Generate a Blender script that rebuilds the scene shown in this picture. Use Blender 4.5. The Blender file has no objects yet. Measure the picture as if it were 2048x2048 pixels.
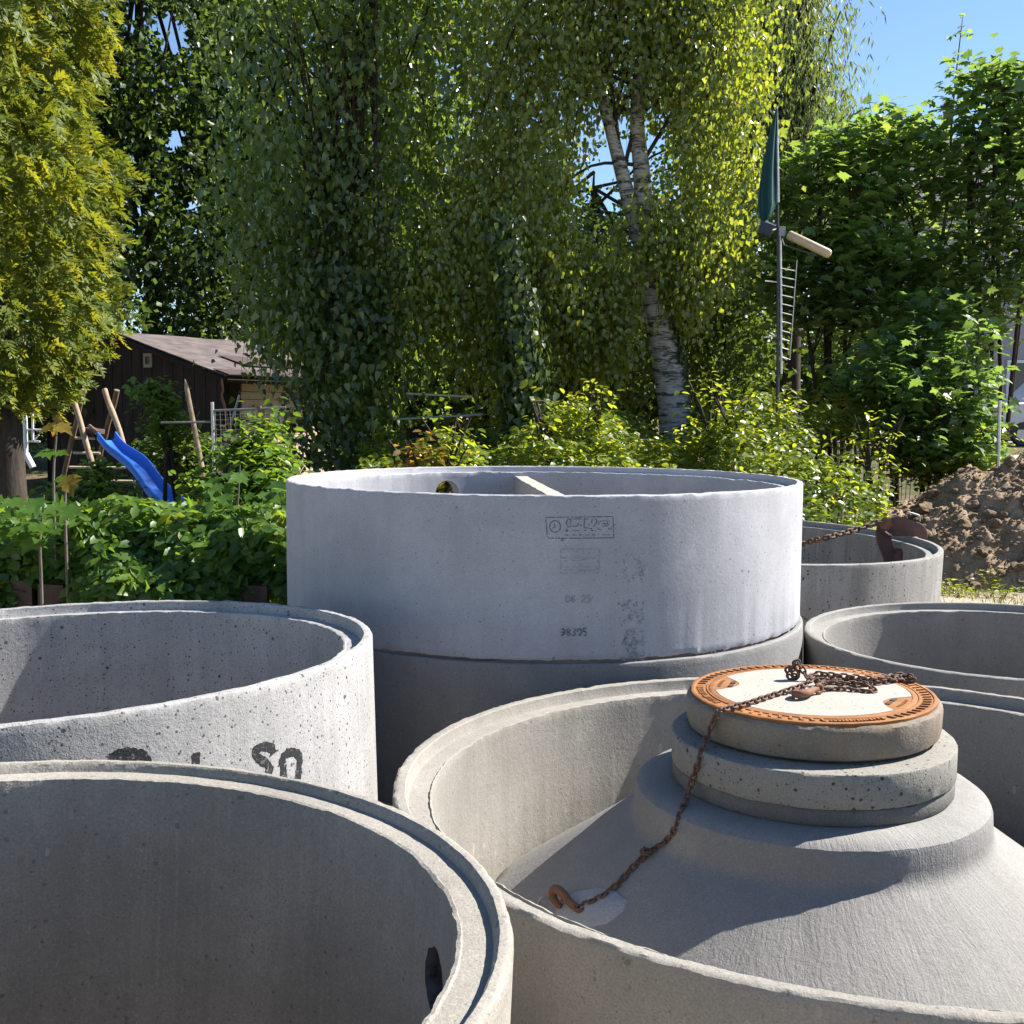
import bpy, bmesh, math, random
import numpy as np
from mathutils import Vector, Matrix, noise as mnoise
R = math.radians
S = bpy.context.scene
COL = S.collection
random.seed(7)
rng = np.random.default_rng(11)

# ------------------------------------------------------------------ camera
F_PX, PITCH, ROLL, EYE = 2240.0, R(4.75), R(0.25), 1.55
cd = bpy.data.cameras.new('camera'); cam = bpy.data.objects.new('camera', cd); COL.objects.link(cam)
cd.sensor_width = 36.0; cd.lens = F_PX / 2048 * 36; cd.clip_start = 0.05; cd.clip_end = 2000
cam.matrix_world = Matrix.Translation((0, 0, EYE)) @ Matrix.Rotation(R(90) - PITCH, 4, 'X') @ Matrix.Rotation(ROLL, 4, 'Z')
S.camera = cam

# ------------------------------------------------------------------ sky + sun
SUN_AZ, SUN_EL = R(70), R(42)          # azimuth from +Y towards +X: behind the scene, from the right
w = bpy.data.worlds.new('World'); S.world = w; w.use_nodes = True
nt = w.node_tree; nt.nodes.clear()
sky = nt.nodes.new('ShaderNodeTexSky'); sky.sky_type = 'NISHITA'; sky.sun_disc = False
sky.sun_elevation = SUN_EL; sky.sun_rotation = SUN_AZ
sky.air_density = 1.0; sky.dust_density = 0.0; sky.ozone_density = 4.0
bg = nt.nodes.new('ShaderNodeBackground'); bg.inputs[1].default_value = 0.057
wo = nt.nodes.new('ShaderNodeOutputWorld')
nt.links.new(sky.outputs[0], bg.inputs[0]); nt.links.new(bg.outputs[0], wo.inputs[0])
sl = bpy.data.lights.new('sun', 'SUN'); sl.energy = 4.4; sl.angle = R(0.53); sl.color = (1.0, 0.95, 0.88)
so = bpy.data.objects.new('sun', sl); COL.objects.link(so)
sd = Vector((math.sin(SUN_AZ) * math.cos(SUN_EL), math.cos(SUN_AZ) * math.cos(SUN_EL), math.sin(SUN_EL)))
so.rotation_euler = sd.to_track_quat('Z', 'Y').to_euler(); so.location = sd * 40
S.view_settings.view_transform = 'Standard'; S.view_settings.look = 'None'
S.view_settings.exposure = 1.75; S.view_settings.gamma = 1.0; S.view_settings.use_curve_mapping = False
S.cycles.max_bounces = 8; S.cycles.transmission_bounces = 6; S.cycles.transparent_max_bounces = 6

# ------------------------------------------------------------------ helpers
cP, sP, cR, sR = math.cos(PITCH), math.sin(PITCH), math.cos(ROLL), math.sin(ROLL)
def ray(px, py):
    u, v = px - 1024, py - 1024
    uu, vv = cR * u + sR * v, -sR * u + cR * v
    x, d = uu / F_PX, vv / F_PX
    return Vector((x, cP - sP * d, -sP - cP * d))
def at(px, py, Y):
    r = ray(px, py); return Vector((0, 0, EYE)) + r * (Y / r.y)
def atz(px, py, z):
    r = ray(px, py); return Vector((0, 0, EYE)) + r * ((z - EYE) / r.z)
def ground_z(x, y):
    t = min(1.0, max(0.0, (y - 20) / 14.0)); return 0.9 * t * t * (3 - 2 * t) - 0.12 * min(1.0, max(0.0, (6.45 - y) / .5))

def tag(o, label=None, cat=None, group=None, kind=None):
    if label: o['label'] = label
    if cat: o['category'] = cat
    if group: o['group'] = group
    if kind: o['kind'] = kind
    return o
def empty(name, loc, label, cat, group=None, rot=None):
    o = bpy.data.objects.new(name, None); COL.objects.link(o); o.location = loc; o.empty_display_size = 0.1
    if rot: o.rotation_euler = rot
    return tag(o, label, cat, group)
def link(name, me, parent=None, mat=None):
    o = bpy.data.objects.new(name, me); COL.objects.link(o)
    if mat is not None and not me.materials: me.materials.append(mat)
    if parent is not None:
        o.parent = parent
    return o
def empty_part(name, parent):
    o = bpy.data.objects.new(name, None); COL.objects.link(o); o.parent = parent; return o
class MB:
    """collects geometry in world space; build() links it as one mesh object"""
    def __init__(s): s.v, s.f = [], []
    def add(s, v, f):
        n = len(s.v); s.v += [tuple(p) for p in v]; s.f += [tuple(i + n for i in q) for q in f]; return s
    def box(s, c, size, rot=None):
        hx, hy, hz = size[0] / 2, size[1] / 2, size[2] / 2; c = Vector(c)
        vs = [Vector((a, b, d)) for a in (-hx, hx) for b in (-hy, hy) for d in (-hz, hz)]
        if rot is not None: vs = [rot @ v for v in vs]
        return s.add([c + v for v in vs], [(0, 1, 3, 2), (4, 6, 7, 5), (0, 4, 5, 1), (2, 3, 7, 6), (0, 2, 6, 4), (1, 5, 7, 3)])
    def tube(s, pts, rad, n=8, cap=True):
        pts = [Vector(p) for p in pts]; m = len(pts)
        if not hasattr(rad, '__len__'): rad = [rad] * m
        vs, fs = [], []; up = Vector((0.31, 0.17, 0.93))
        prev = None
        for i, p in enumerate(pts):
            t = (pts[min(i + 1, m - 1)] - pts[max(i - 1, 0)]).normalized()
            if prev is None:
                a = t.cross(up)
                if a.length < 1e-3: a = t.cross(Vector((1, 0, 0)))
                a.normalize()
            else:
                a = (prev - t * prev.dot(t))
                a = a.normalized() if a.length > 1e-5 else t.cross(up).normalized()
            prev = a; b = t.cross(a)
            for k in range(n):
                an = 2 * math.pi * k / n; vs.append(p + (a * math.cos(an) + b * math.sin(an)) * rad[i])
        for i in range(m - 1):
            for k in range(n):
                k2 = (k + 1) % n; fs.append((i * n + k, i * n + k2, (i + 1) * n + k2, (i + 1) * n + k))
        if cap: fs.append(tuple(range(n - 1, -1, -1))); fs.append(tuple(range((m - 1) * n, m * n)))
        return s.add(vs, fs)
    def build(s, name, mat, parent=None, smooth=False, angle=40):
        me = bpy.data.meshes.new(name)
        vs = s.v
        if parent is not None:
            inv = parent_world(parent).inverted(); vs = [tuple(inv @ Vector(p)) for p in s.v]
        me.from_pydata(vs, [], s.f); me.materials.append(mat); me.update()
        if smooth: smooth_me(me, angle)
        return link(name, me, parent)
def smooth_path(pts, k=6):
    pts = [Vector(p) for p in pts]; out = []
    for i in range(len(pts) - 1):
        p0, p1, p2, p3 = pts[max(i - 1, 0)], pts[i], pts[i + 1], pts[min(i + 2, len(pts) - 1)]
        for j in range(k):
            t = j / k; out.append(.5 * ((2 * p1) + (p2 - p0) * t + (2 * p0 - 5 * p1 + 4 * p2 - p3) * t * t + (3 * p1 - p0 - 3 * p2 + p3) * t ** 3))
    out.append(pts[-1]); return out
def parent_world(o):
    m = Matrix.LocRotScale(o.location, o.rotation_euler, o.scale)
    return parent_world(o.parent) @ m if o.parent else m
def smooth_me(me, angle=40):
    me.polygons.foreach_set('use_smooth', [True] * len(me.polygons))
    try: me.set_sharp_from_angle(angle=R(angle))
    except Exception: pass
def fix_normals(me):
    bm = bmesh.new(); bm.from_mesh(me); bmesh.ops.recalc_face_normals(bm, faces=bm.faces); bm.to_mesh(me); bm.free()

# ------------------------------------------------------------------ materials
def mat_new(name):
    m = bpy.data.materials.new(name); m.use_nodes = True; t = m.node_tree; t.nodes.clear()
    out = t.nodes.new('ShaderNodeOutputMaterial'); return m, t, out
class NG:
    def __init__(s, t): s.t = t
    def n(s, typ, **kw):
        nd = s.t.nodes.new('ShaderNode' + typ)
        for k, v in kw.items(): setattr(nd, k, v)
        return nd
    def L(s, a, b): s.t.links.new(a, b)
    def setin(s, nd, key, v):
        if isinstance(v, bpy.types.NodeSocket): s.L(v, nd.inputs[key])
        else: nd.inputs[key].default_value = v
    def math(s, op, a, b=0.0, clamp=False):
        nd = s.n('Math', operation=op, use_clamp=clamp); s.setin(nd, 0, a); s.setin(nd, 1, b); return nd.outputs[0]
    def noise(s, vec, scale, detail=4, rough=0.55):
        nd = s.n('TexNoise'); s.L(vec, nd.inputs['Vector']); nd.inputs['Scale'].default_value = scale
        nd.inputs['Detail'].default_value = detail; nd.inputs['Roughness'].default_value = rough; return nd.outputs[0]
    def mapr(s, v, a, b, c=0.0, d=1.0):
        nd = s.n('MapRange'); s.setin(nd, 0, v); 
        for i, x in enumerate((a, b, c, d)): s.setin(nd, i + 1, x)
        return nd.outputs[0]
    def mix(s, fac, a, b, typ='MIX'):
        nd = s.n('MixRGB', blend_type=typ); s.setin(nd, 0, fac)
        for i, x in ((1, a), (2, b)):
            if isinstance(x, tuple): nd.inputs[i].default_value = x if len(x) == 4 else (*x, 1)
            else: s.L(x, nd.inputs[i])
        return nd.outputs[0]
    def mapping(s, vec, sc, loc=(0, 0, 0)):
        nd = s.n('Mapping'); s.L(vec, nd.inputs[0]); nd.inputs['Scale'].default_value = sc; nd.inputs['Location'].default_value = loc; return nd.outputs[0]
    def coord(s): return s.n('TexCoord').outputs['Object']
    def bump(s, h, strength, dist):
        nd = s.n('Bump'); s.L(h, nd.inputs['Height']); nd.inputs['Strength'].default_value = strength; nd.inputs['Distance'].default_value = dist; return nd.outputs[0]
    def pbsdf(s, out, col, rough=0.8, spec=0.3, normal=None, metal=0.0):
        b = s.n('BsdfPrincipled')
        if isinstance(col, tuple): b.inputs['Base Color'].default_value = (*col[:3], 1)
        else: s.L(col, b.inputs['Base Color'])
        s.setin(b, 'Roughness', rough); b.inputs['Specular IOR Level'].default_value = spec; b.inputs['Metallic'].default_value = metal
        if normal is not None: s.L(normal, b.inputs['Normal'])
        s.L(b.outputs[0], out.inputs[0]); return b

def concrete(name, base=(0.40, 0.39, 0.37), pore=0.5, pscale=42.0, streak=0.3, mott=0.3, stain=None, seed=0.0, fine=1.0, brush=False, spat=0.0, bk=0.6):
    m, t, out = mat_new(name); g = NG(t)
    co = g.coord(); co = g.mapping(co, (1, 1, 1), (seed * 3.7, seed * 1.9, seed * 2.3))
    big = g.noise(co, 2.2, 5, 0.6); mid = g.noise(co, 11, 5, 0.6); fin = g.noise(co, 210, 2, 0.6)
    st = g.noise(g.mapping(co, (13, 13, 0.7)), 1.0, 5, 0.65)
    st2 = g.noise(g.mapping(co, (70, 70, 2.2)), 1.0, 3, 0.6)
    a = tuple(x * (1 - 0.55 * mott) for x in base); b = tuple(min(1, x * (1 + 0.45 * mott)) for x in base)
    col = g.mix(g.mapr(big, 0.32, 0.68), a, b)
    col = g.mix(g.mapr(mid, 0.3, 0.7, 0.0, 0.5 * mott), col, tuple(x * 0.72 for x in base))
    col = g.mix(g.mapr(st, 0.45, 0.75, 0.0, streak), col, tuple(x * 0.62 for x in base))
    col = g.mix(g.mapr(st2, 0.55, 0.75, 0.0, streak * 0.8), col, tuple(min(1, x * 1.35) for x in base))
    band = g.noise(g.mapping(co, (1.1, 1.1, 9)), 1.0, 4, 0.6)
    col = g.mix(g.mapr(band, 0.5, 0.72, 0.0, 0.45 * mott), col, tuple(x * 0.68 for x in base))
    wet = g.noise(g.mapping(co, (4.5, 4.5, 0.35)), 1.0, 4, 0.6)
    col = g.mix(g.mapr(wet, 0.54, 0.66, 0.0, 0.5 * streak + 0.12), col, (base[0] * 0.66, base[1] * 0.64, base[2] * 0.6))
    pale = g.noise(g.mapping(co, (1, 1, 1), (7, 3, 5)), 3.2, 5, 0.7)
    col = g.mix(g.mapr(pale, 0.58, 0.72, 0.0, 0.4), col, tuple(min(1, x * 1.35) for x in base))
    if stain: 
        sn = g.noise(g.mapping(co, (5, 5, 2)), 1.0, 5, 0.7)
        col = g.mix(g.mapr(sn, 0.45, 0.72, 0.0, 0.75), col, stain)
    col = g.mix(g.mapr(fin, 0.42, 0.72, 0.0, 0.55 * fine), col, tuple(x * 0.5 for x in base))
    col = g.mix(g.mapr(g.noise(co, 130, 3, 0.65), 0.56, 0.74, 0.0, 0.5 * fine), col, tuple(min(1, x * 1.4) for x in base))
    col = g.mix(g.mapr(g.noise(g.mapping(co, (1, 1, 1), (4, 4, 4)), 28, 4, 0.7), 0.52, 0.72, 0.0, 0.35 * fine), col, tuple(x * 0.7 for x in base))
    # air holes
    hs = []
    for k, (sc, gate) in enumerate(((pscale, 0.30 + 0.28 * pore), (pscale * 2.3, 0.25 + 0.35 * pore), (pscale * .55, 0.06 + .12 * pore))):
        vo = g.n('TexVoronoi'); g.L(g.mapping(co, (1, 1, 1), (k * 5.1, 0, 0)), vo.inputs['Vector']); vo.inputs['Scale'].default_value = sc
        wob = g.noise(co, sc * 2.2, 3, 0.7)
        dd = g.math('ADD', vo.outputs['Distance'], g.math('MULTIPLY', g.math('SUBTRACT', wob, 0.5), 0.42))
        sep = g.n('SeparateColor'); g.L(vo.outputs['Color'], sep.inputs[0])
        clus = g.mapr(g.noise(co, 3.5, 3, 0.6), 0.3, 0.7, 0.0, 1.0)
        gt = g.math('GREATER_THAN', g.math('ADD', g.math('MULTIPLY', sep.outputs[0], 0.75), g.math('MULTIPLY', clus, 0.35)), 1.0 - gate)
        rad = g.mapr(sep.outputs[1], 0, 1, 0.05 + .03 * pore, 0.17 + .09 * pore)
        hole = g.math('MULTIPLY', g.math('LESS_THAN', dd, rad), gt); hs.append(hole)
    holes = g.math('MAXIMUM', g.math('MAXIMUM', hs[0], hs[1]), hs[2])
    col = g.mix(g.math('MULTIPLY', holes, min(1.0, pore * 1.3)), col, tuple(x * 0.22 for x in base))
    if spat > 0:
        vo = g.n('TexVoronoi'); g.L(g.mapping(co, (1, 1, 0.45), (2.2, 7, 1)), vo.inputs['Vector']); vo.inputs['Scale'].default_value = 26
        sep = g.n('SeparateColor'); g.L(vo.outputs['Color'], sep.inputs[0])
        sp = g.math('MULTIPLY', g.math('LESS_THAN', vo.outputs['Distance'], g.mapr(sep.outputs[1], 0, 1, 0.06, 0.25)), g.math('GREATER_THAN', sep.outputs[0], 0.72))
        sp = g.math('MULTIPLY', sp, g.mapr(g.noise(co, 2.0, 2), 0.42, 0.58))
        col = g.mix(g.math('MULTIPLY', sp, spat), col, tuple(min(1, x * 1.45) for x in base))
    h = g.math('ADD', g.math('MULTIPLY', fin, 0.5 * fine), g.math('MULTIPLY', holes, -1.6 * pore))
    h = g.math('ADD', h, g.math('MULTIPLY', g.noise(co, 60, 3), 0.7))
    if brush:
        sx = g.n('SeparateXYZ'); g.L(g.coord(), sx.inputs[0])
        an = g.math('ARCTAN2', sx.outputs[1], sx.outputs[0]); rr = g.math('SQRT', g.math('ADD', g.math('POWER', sx.outputs[0], 2), g.math('POWER', sx.outputs[1], 2)))
        cx = g.n('CombineXYZ'); g.L(g.math('ADD', g.math('MULTIPLY', an, 46.0), g.math('MULTIPLY', g.noise(g.coord(), 7.0, 4), 5.0)), cx.inputs[0]); g.L(g.math('MULTIPLY', rr, 7.0), cx.inputs[1])
        br = g.noise(cx.outputs[0], 1.6, 3, 0.6)
        h = g.math('ADD', h, g.math('MULTIPLY', br, 1.05))
        col = g.mix(g.mapr(br, 0.4, 0.7, 0.0, 0.16), col, tuple(x * 0.75 for x in base))
    nb = g.bump(h, bk, 0.004)
    g.pbsdf(out, col, 0.88, 0.25, nb); return m

def simple(name, col, rough=0.6, spec=0.4, var=0.25, scale=8.0, bumpd=0.002, metal=0.0, stretch=(1, 1, 1), bs=40):
    m, t, out = mat_new(name); g = NG(t); co = g.mapping(g.coord(), stretch)
    n1 = g.noise(co, scale, 5, 0.6)
    c = g.mix(g.mapr(n1, 0.3, 0.7), tuple(x * (1 - var) for x in col), tuple(min(1, x * (1 + var)) for x in col))
    nb = g.bump(g.noise(co, bs, 4, 0.6), 0.5, bumpd)
    g.pbsdf(out, c, rough, spec, nb, metal); return m

def rust(name, c1, c2, scale=30.0, rough=0.8):
    m, t, out = mat_new(name); g = NG(t); co = g.coord()
    n1 = g.noise(co, scale, 6, 0.7); n2 = g.noise(co, scale * 4, 4, 0.6)
    c = g.mix(g.mapr(n1, 0.35, 0.65), c1, c2); c = g.mix(g.mapr(n2, 0.4, 0.75, 0, 0.5), c, tuple(x * 0.5 for x in c1))
    g.pbsdf(out, c, rough, 0.35, g.bump(n2, 0.6, 0.0015)); return m

def leafmat(name, dark, midc, light, trans=0.45, tcol=1.5, rough=0.38, spec=0.5):
    m, t, out = mat_new(name); g = NG(t)
    at_ = g.n('Attribute', attribute_name='tone')
    rp = g.n('ValToRGB'); rp.color_ramp.elements[0].color = (*dark, 1); rp.color_ramp.elements[1].color = (*light, 1)
    e = rp.color_ramp.elements.new(0.5); e.color = (*midc, 1)
    g.L(at_.outputs['Fac'], rp.inputs[0])
    b = g.n('BsdfPrincipled'); g.L(rp.outputs[0], b.inputs['Base Color']); b.inputs['Roughness'].default_value = rough
    b.inputs['Specular IOR Level'].default_value = spec
    tr = g.n('BsdfTranslucent'); g.L(g.mix(1.0, rp.outputs[0], (tcol * 1.25, tcol, tcol * 0.45), 'MULTIPLY'), tr.inputs[0])
    mx = g.n('MixShader'); mx.inputs[0].default_value = trans; g.L(b.outputs[0], mx.inputs[1]); g.L(tr.outputs[0], mx.inputs[2])
    g.L(mx.outputs[0], out.inputs[0]); return m

M = {}
M['ringA'] = concrete('concrete_grey_brown', (0.27, 0.25, 0.218), 0.35, 40, 0.45, 0.45, seed=1, spat=0.5)
M['ringB'] = concrete('concrete_pitted', (0.325, 0.318, 0.312), 1.0, 62, 0.5, 0.45, seed=2)
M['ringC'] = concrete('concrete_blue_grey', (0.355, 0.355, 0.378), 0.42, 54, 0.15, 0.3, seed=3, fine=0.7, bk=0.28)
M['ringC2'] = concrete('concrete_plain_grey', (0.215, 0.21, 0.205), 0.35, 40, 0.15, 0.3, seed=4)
M['ringD'] = concrete('concrete_warm_grey', (0.255, 0.238, 0.21), 0.3, 44, 0.2, 0.3, seed=5, spat=0.5)
M['ringE'] = concrete('concrete_light_grey', (0.235, 0.225, 0.21), 0.35, 44, 0.2, 0.3, seed=6)
M['ringF'] = concrete('concrete_streaked', (0.265, 0.257, 0.245), 1.0, 38, 0.9, 0.3, seed=7)
M['cone'] = concrete('concrete_brushed', (0.235, 0.226, 0.212), 0.1, 44, 0.05, 0.22, seed=8, brush=True)
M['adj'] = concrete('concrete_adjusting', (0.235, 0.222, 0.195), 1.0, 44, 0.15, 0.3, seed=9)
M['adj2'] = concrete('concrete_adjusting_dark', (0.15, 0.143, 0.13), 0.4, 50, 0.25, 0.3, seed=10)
M['frame'] = concrete('concrete_cover_frame', (0.215, 0.19, 0.155), 0.4, 50, 0.35, 0.4, stain=(0.20, 0.125, 0.065), seed=11)
M['lidfill'] = concrete('concrete_lid_fill', (0.345, 0.31, 0.27), 0.5, 60, 0.0, 0.12, seed=12, fine=0.5)
M['mortar'] = concrete('mortar_pale', (0.345, 0.345, 0.345), 0.2, 60, 0.0, 0.2, seed=13)
M['ironrust'] = rust('orange_rusted_iron', (0.20, 0.078, 0.024), (0.33, 0.145, 0.045), 14)
M['chainrust'] = rust('brown_rusted_steel', (0.085, 0.047, 0.031), (0.17, 0.095, 0.06), 60)
M['hookrust'] = rust('red_brown_rusted_hook', (0.15, 0.07, 0.04), (0.22, 0.105, 0.06), 45)
M['clamprust'] = rust('dark_red_rusted_plate', (0.085, 0.045, 0.04), (0.125, 0.07, 0.06), 16)
M['cutface'] = simple('rough_cut_concrete', (.14, .122, .12), .95, .2, .7, 40, .012)
M['darkpit'] = simple('dark_recess', (0.05, 0.03, 0.02), 0.9)
M['stampink'] = simple('stamp_groove', (0.10, 0.105, 0.12), 0.9, 0.2, 0.5, 60)
M['stampfaint'] = simple('faint_stamp_groove', (0.21, 0.215, 0.235), 0.9, 0.2, 0.4, 60)
def paint_mat():
    m, t, out = mat_new('worn_black_paint'); g = NG(t); co = g.coord(); n = g.noise(co, 55, 5, 0.75); n2 = g.noise(co, 160, 3, 0.6)
    c = g.mix(g.mapr(n, 0.56, 0.66, 0, 0.85), (0.016, 0.016, 0.018), (0.20, 0.20, 0.195)); c = g.mix(g.mapr(n2, 0.6, 0.7, 0, 0.6), c, (0.16, 0.16, 0.155))
    g.pbsdf(out, c, 0.8, 0.3, g.bump(n2, 0.6, 0.003)); return m
M['paint'] = paint_mat()
M['wire'] = simple('galvanised_wire', (0.28, 0.27, 0.25), 0.5, 0.5, 0.2, 40, metal=0.6)

# ------------------------------------------------------------------ concrete rings
def lathe(prof, seg, name, mat, jitter=None, closed=True):
    """prof: list of (r, z, amp); amp = irregularity of that edge in metres"""
    n = len(prof); vs = np.empty((seg * n, 3)); th = np.linspace(0, 2 * math.pi, seg, endpoint=False)
    k = 0
    for i in range(seg):
        c, s = math.cos(th[i]), math.sin(th[i])
        for (r, z, amp) in prof:
            if amp:
                q = Vector((c * r * 14, s * r * 14, z * 14 + (jitter or 0)))
                a = mnoise.noise(q) + 0.6 * mnoise.noise(q * 3.1) + 0.4 * mnoise.noise(q * 8.3)
                b = mnoise.noise(q * 1.3 + Vector((9, 3, 1))) + 0.6 * mnoise.noise(q * 4.1)
                chip = max(0.0, mnoise.noise(q * 0.6 + Vector((3, 8, 2))) - 0.42) * 3.0
                r2 = r + amp * a * 0.5; z2 = z + amp * b * 0.5 - amp * chip
            else: r2, z2 = r, z
            vs[k] = (c * r2, s * r2, z2); k += 1
    fs = []
    m = n if closed else n - 1
    for i in range(seg):
        i2 = (i + 1) % seg
        for j in range(m):
            j2 = (j + 1) % n; fs.append((i * n + j, i2 * n + j, i2 * n + j2, i * n + j2))
    me = bpy.data.meshes.new(name); me.from_pydata(vs.tolist(), [], fs); me.materials.append(mat); me.update()
    return me
def ring_profile(Ro, H, k=1.0, e=0.003, dr=1.0, lw=1.0):
    a, b, c = 0.036 * k, 0.040 * k * dr, 0.072 * k * lw
    Ri = Ro - a - c
    return [(Ro - .005, 0, e * 1.6), (Ro - .001, .010, e * 1.8), (Ro, .03, e * .2), (Ro, H * .5, 0), (Ro, H - .03, 0), (Ro - .0005, H - .012, e * .5), (Ro - .003, H - .004, e), (Ro - .009, H, e),
            (Ro - a * .5, H + .0005, e * .4), (Ro - a + .004, H, e * .6), (Ro - a, H - .004, e * .5), (Ro - a - .004 * k, H - b + .006, e * .3), (Ro - a - .007 * k, H - b, e * .3),
            (Ri + .020, H - b - .001, e * .4), (Ri + .010, H - b - .002, e * .5), (Ri + .007, H - b + .003, e), (Ri + .001, H - b + .001, e * 1.4), (Ri - .001, H - b - .012, e * .8), (Ri, H - b - .03, 0), (Ri, H * .5, 0), (Ri, .02, e), (Ri + .004, 0, e)], Ri
def make_ring(x, y, Ro, ztop, H, mat, label, tilt=(0, 0), seg=384, k=1.0, e=0.003, jit=0.0, holes=(), dr=1.0, lw=1.0):
    prof, Ri = ring_profile(Ro, H, k, e, dr, lw)
    me = lathe(prof, seg, 'concrete_ring', mat, jit)
    fix_normals(me)
    o = link('concrete_ring', me)
    # the ring's top centre stays at ztop; rotation about its base
    rot = Matrix.Rotation(-R(tilt[0]), 4, 'Y') @ Matrix.Rotation(R(tilt[1]), 4, 'X')
    base = Vector((x, y, ztop)) - (rot @ Vector((0, 0, H)))
    o.rotation_euler = rot.to_euler(); o.location = base
    tag(o, label, 'concrete ring', 'concrete manhole rings standing in the yard')
    for (ang, z, rad, deep, cmat) in holes:       # core holes in the wall
        bmc = bmesh.new(); bmesh.ops.create_cone(bmc, cap_ends=True, segments=48, radius1=rad, radius2=rad, depth=deep)
        if deep < .3:
            for v in bmc.verts: v.co += Vector((mnoise.noise(v.co * 60), mnoise.noise(v.co * 60 + Vector((5, 0, 0))), 0)) * .006
        cm = bpy.data.meshes.new('core'); bmc.to_mesh(cm); bmc.free(); cm.materials.append(cmat)
        c = bpy.data.objects.new('core', cm); COL.objects.link(c)
        d = Vector((math.cos(ang), math.sin(ang), 0))
        c.matrix_world = Matrix.Translation(d * ((Ro - .05) if deep > .3 else Ri + .012) + Vector((0, 0, z))) @ d.to_track_quat('Z', 'Y').to_matrix().to_4x4()
        keep = o.matrix_basis.copy(); o.matrix_basis = Matrix.Identity(4)
        bpy.context.view_layer.update()
        md = o.modifiers.new('core', 'BOOLEAN'); md.object = c; md.operation = 'DIFFERENCE'; md.solver = 'EXACT'; md.material_mode = 'TRANSFER'
        bpy.context.view_layer.update()
        dg = bpy.context.evaluated_depsgraph_get(); nm = bpy.data.meshes.new_from_object(o.evaluated_get(dg))
        o.modifiers.clear(); o.data = nm; nm.name = 'concrete_ring'
        o.matrix_basis = keep; bpy.data.objects.remove(c)
    smooth_me(o.data, 32)
    return o

CX, CY, CR = 0.162, 5.891, 1.327
def _holeA(px, py, ax=-0.80, ay=1.62, rad=0.73, zb=0.0):
    r = ray(px, py); a = r.x ** 2 + r.y ** 2; b = -2 * (r.x * ax + r.y * ay); c = ax ** 2 + ay ** 2 - rad ** 2
    t = (-b + math.sqrt(b * b - 4 * a * c)) / (2 * a); p = Vector((0, 0, EYE)) + r * t
    return (math.atan2(p.y - ay, p.x - ax), p.z + .12, .058, .10, M['cutface'])
HOLE_A = _holeA(892, 1925)
ringA = make_ring(-0.80, 1.62, 0.807, 0.81, 0.93, M['ringA'], 'nearest grey concrete ring with an inner step and a cored hole in its wall', (-2.46, -1.14), 768, 0.72, 0.0045, 1.0,
                  holes=[HOLE_A], dr=.72, lw=1.18)
ringB = make_ring(-1.627, 3.735, 1.149, 0.77, 0.89, M['ringB'], 'pitted pale concrete ring with black painted figures on its sunlit outside', (1.58, -1.21), 640, 0.95, 0.006, 2.0)
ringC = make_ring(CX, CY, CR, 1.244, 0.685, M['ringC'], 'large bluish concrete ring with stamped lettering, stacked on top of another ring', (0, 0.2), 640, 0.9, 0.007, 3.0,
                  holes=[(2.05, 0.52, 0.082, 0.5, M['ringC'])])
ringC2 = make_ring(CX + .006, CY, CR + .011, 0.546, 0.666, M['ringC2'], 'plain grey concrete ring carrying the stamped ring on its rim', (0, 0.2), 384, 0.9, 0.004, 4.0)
DX, DY, DR = 1.035, 3.228, 1.376
ringD = make_ring(DX, DY, DR, 0.50, 0.62, M['ringD'], 'wide low concrete ring enclosing the brushed cone and manhole cover', (0, -.58), 768, 1.05, 0.006, 5.0)
ringE = make_ring(2.45, 5.44, 0.979, 0.50, 0.62, M['ringE'], 'low concrete ring to the right of the stamped stack, cut off by the picture edge', (.57, .38), 384, 0.95, 0.004, 6.0)
FX, FY, FR = 1.65, 8.394, 1.50
ringF = make_ring(FX, FY, FR, 0.69, 0.69, M['ringF'], 'rear streaked concrete ring with a rusty lifting clamp hooked over its rim', (-1.64, 1.1), 384, 1.1, 0.004, 7.0)

# partition inside the stamped ring (a part of it)
def pbox(mb, p0, p1, wdt, z0, z1):
    p0, p1 = Vector((*p0, 0)), Vector((*p1, 0)); d = (p1 - p0); L_ = d.length; d.normalize(); s = Vector((-d.y, d.x, 0)); n = 24
    vs, fs = [], []
    for i in range(n + 1):
        c = p0 + d * (L_ * i / n)
        for (sx, z) in ((-1, z0), (-1, z1 - .006), (-.9, z1), (.9, z1), (1, z1 - .006), (1, z0)):
            j = mnoise.noise(Vector((i * .7, sx * 3, z))) * .003
            vs.append(c + s * (wdt / 2 * sx + j) + Vector((0, 0, z + (j if z > z1 - .01 else 0))))
    for i in range(n):
        for k in range(6):
            k2 = (k + 1) % 6; fs.append((i * 6 + k, (i + 1) * 6 + k, (i + 1) * 6 + k2, i * 6 + k2))
    fs += [tuple(range(6)), tuple(range(n * 6 + 5, n * 6 - 1, -1))]
    return mb.add(vs, fs)
pbox(MB(), (.056, CY + 1.228), (.266, CY - 1.228), .090, .575, 1.188).build('partition_wall', M['lidfill'], ringC)

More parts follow.
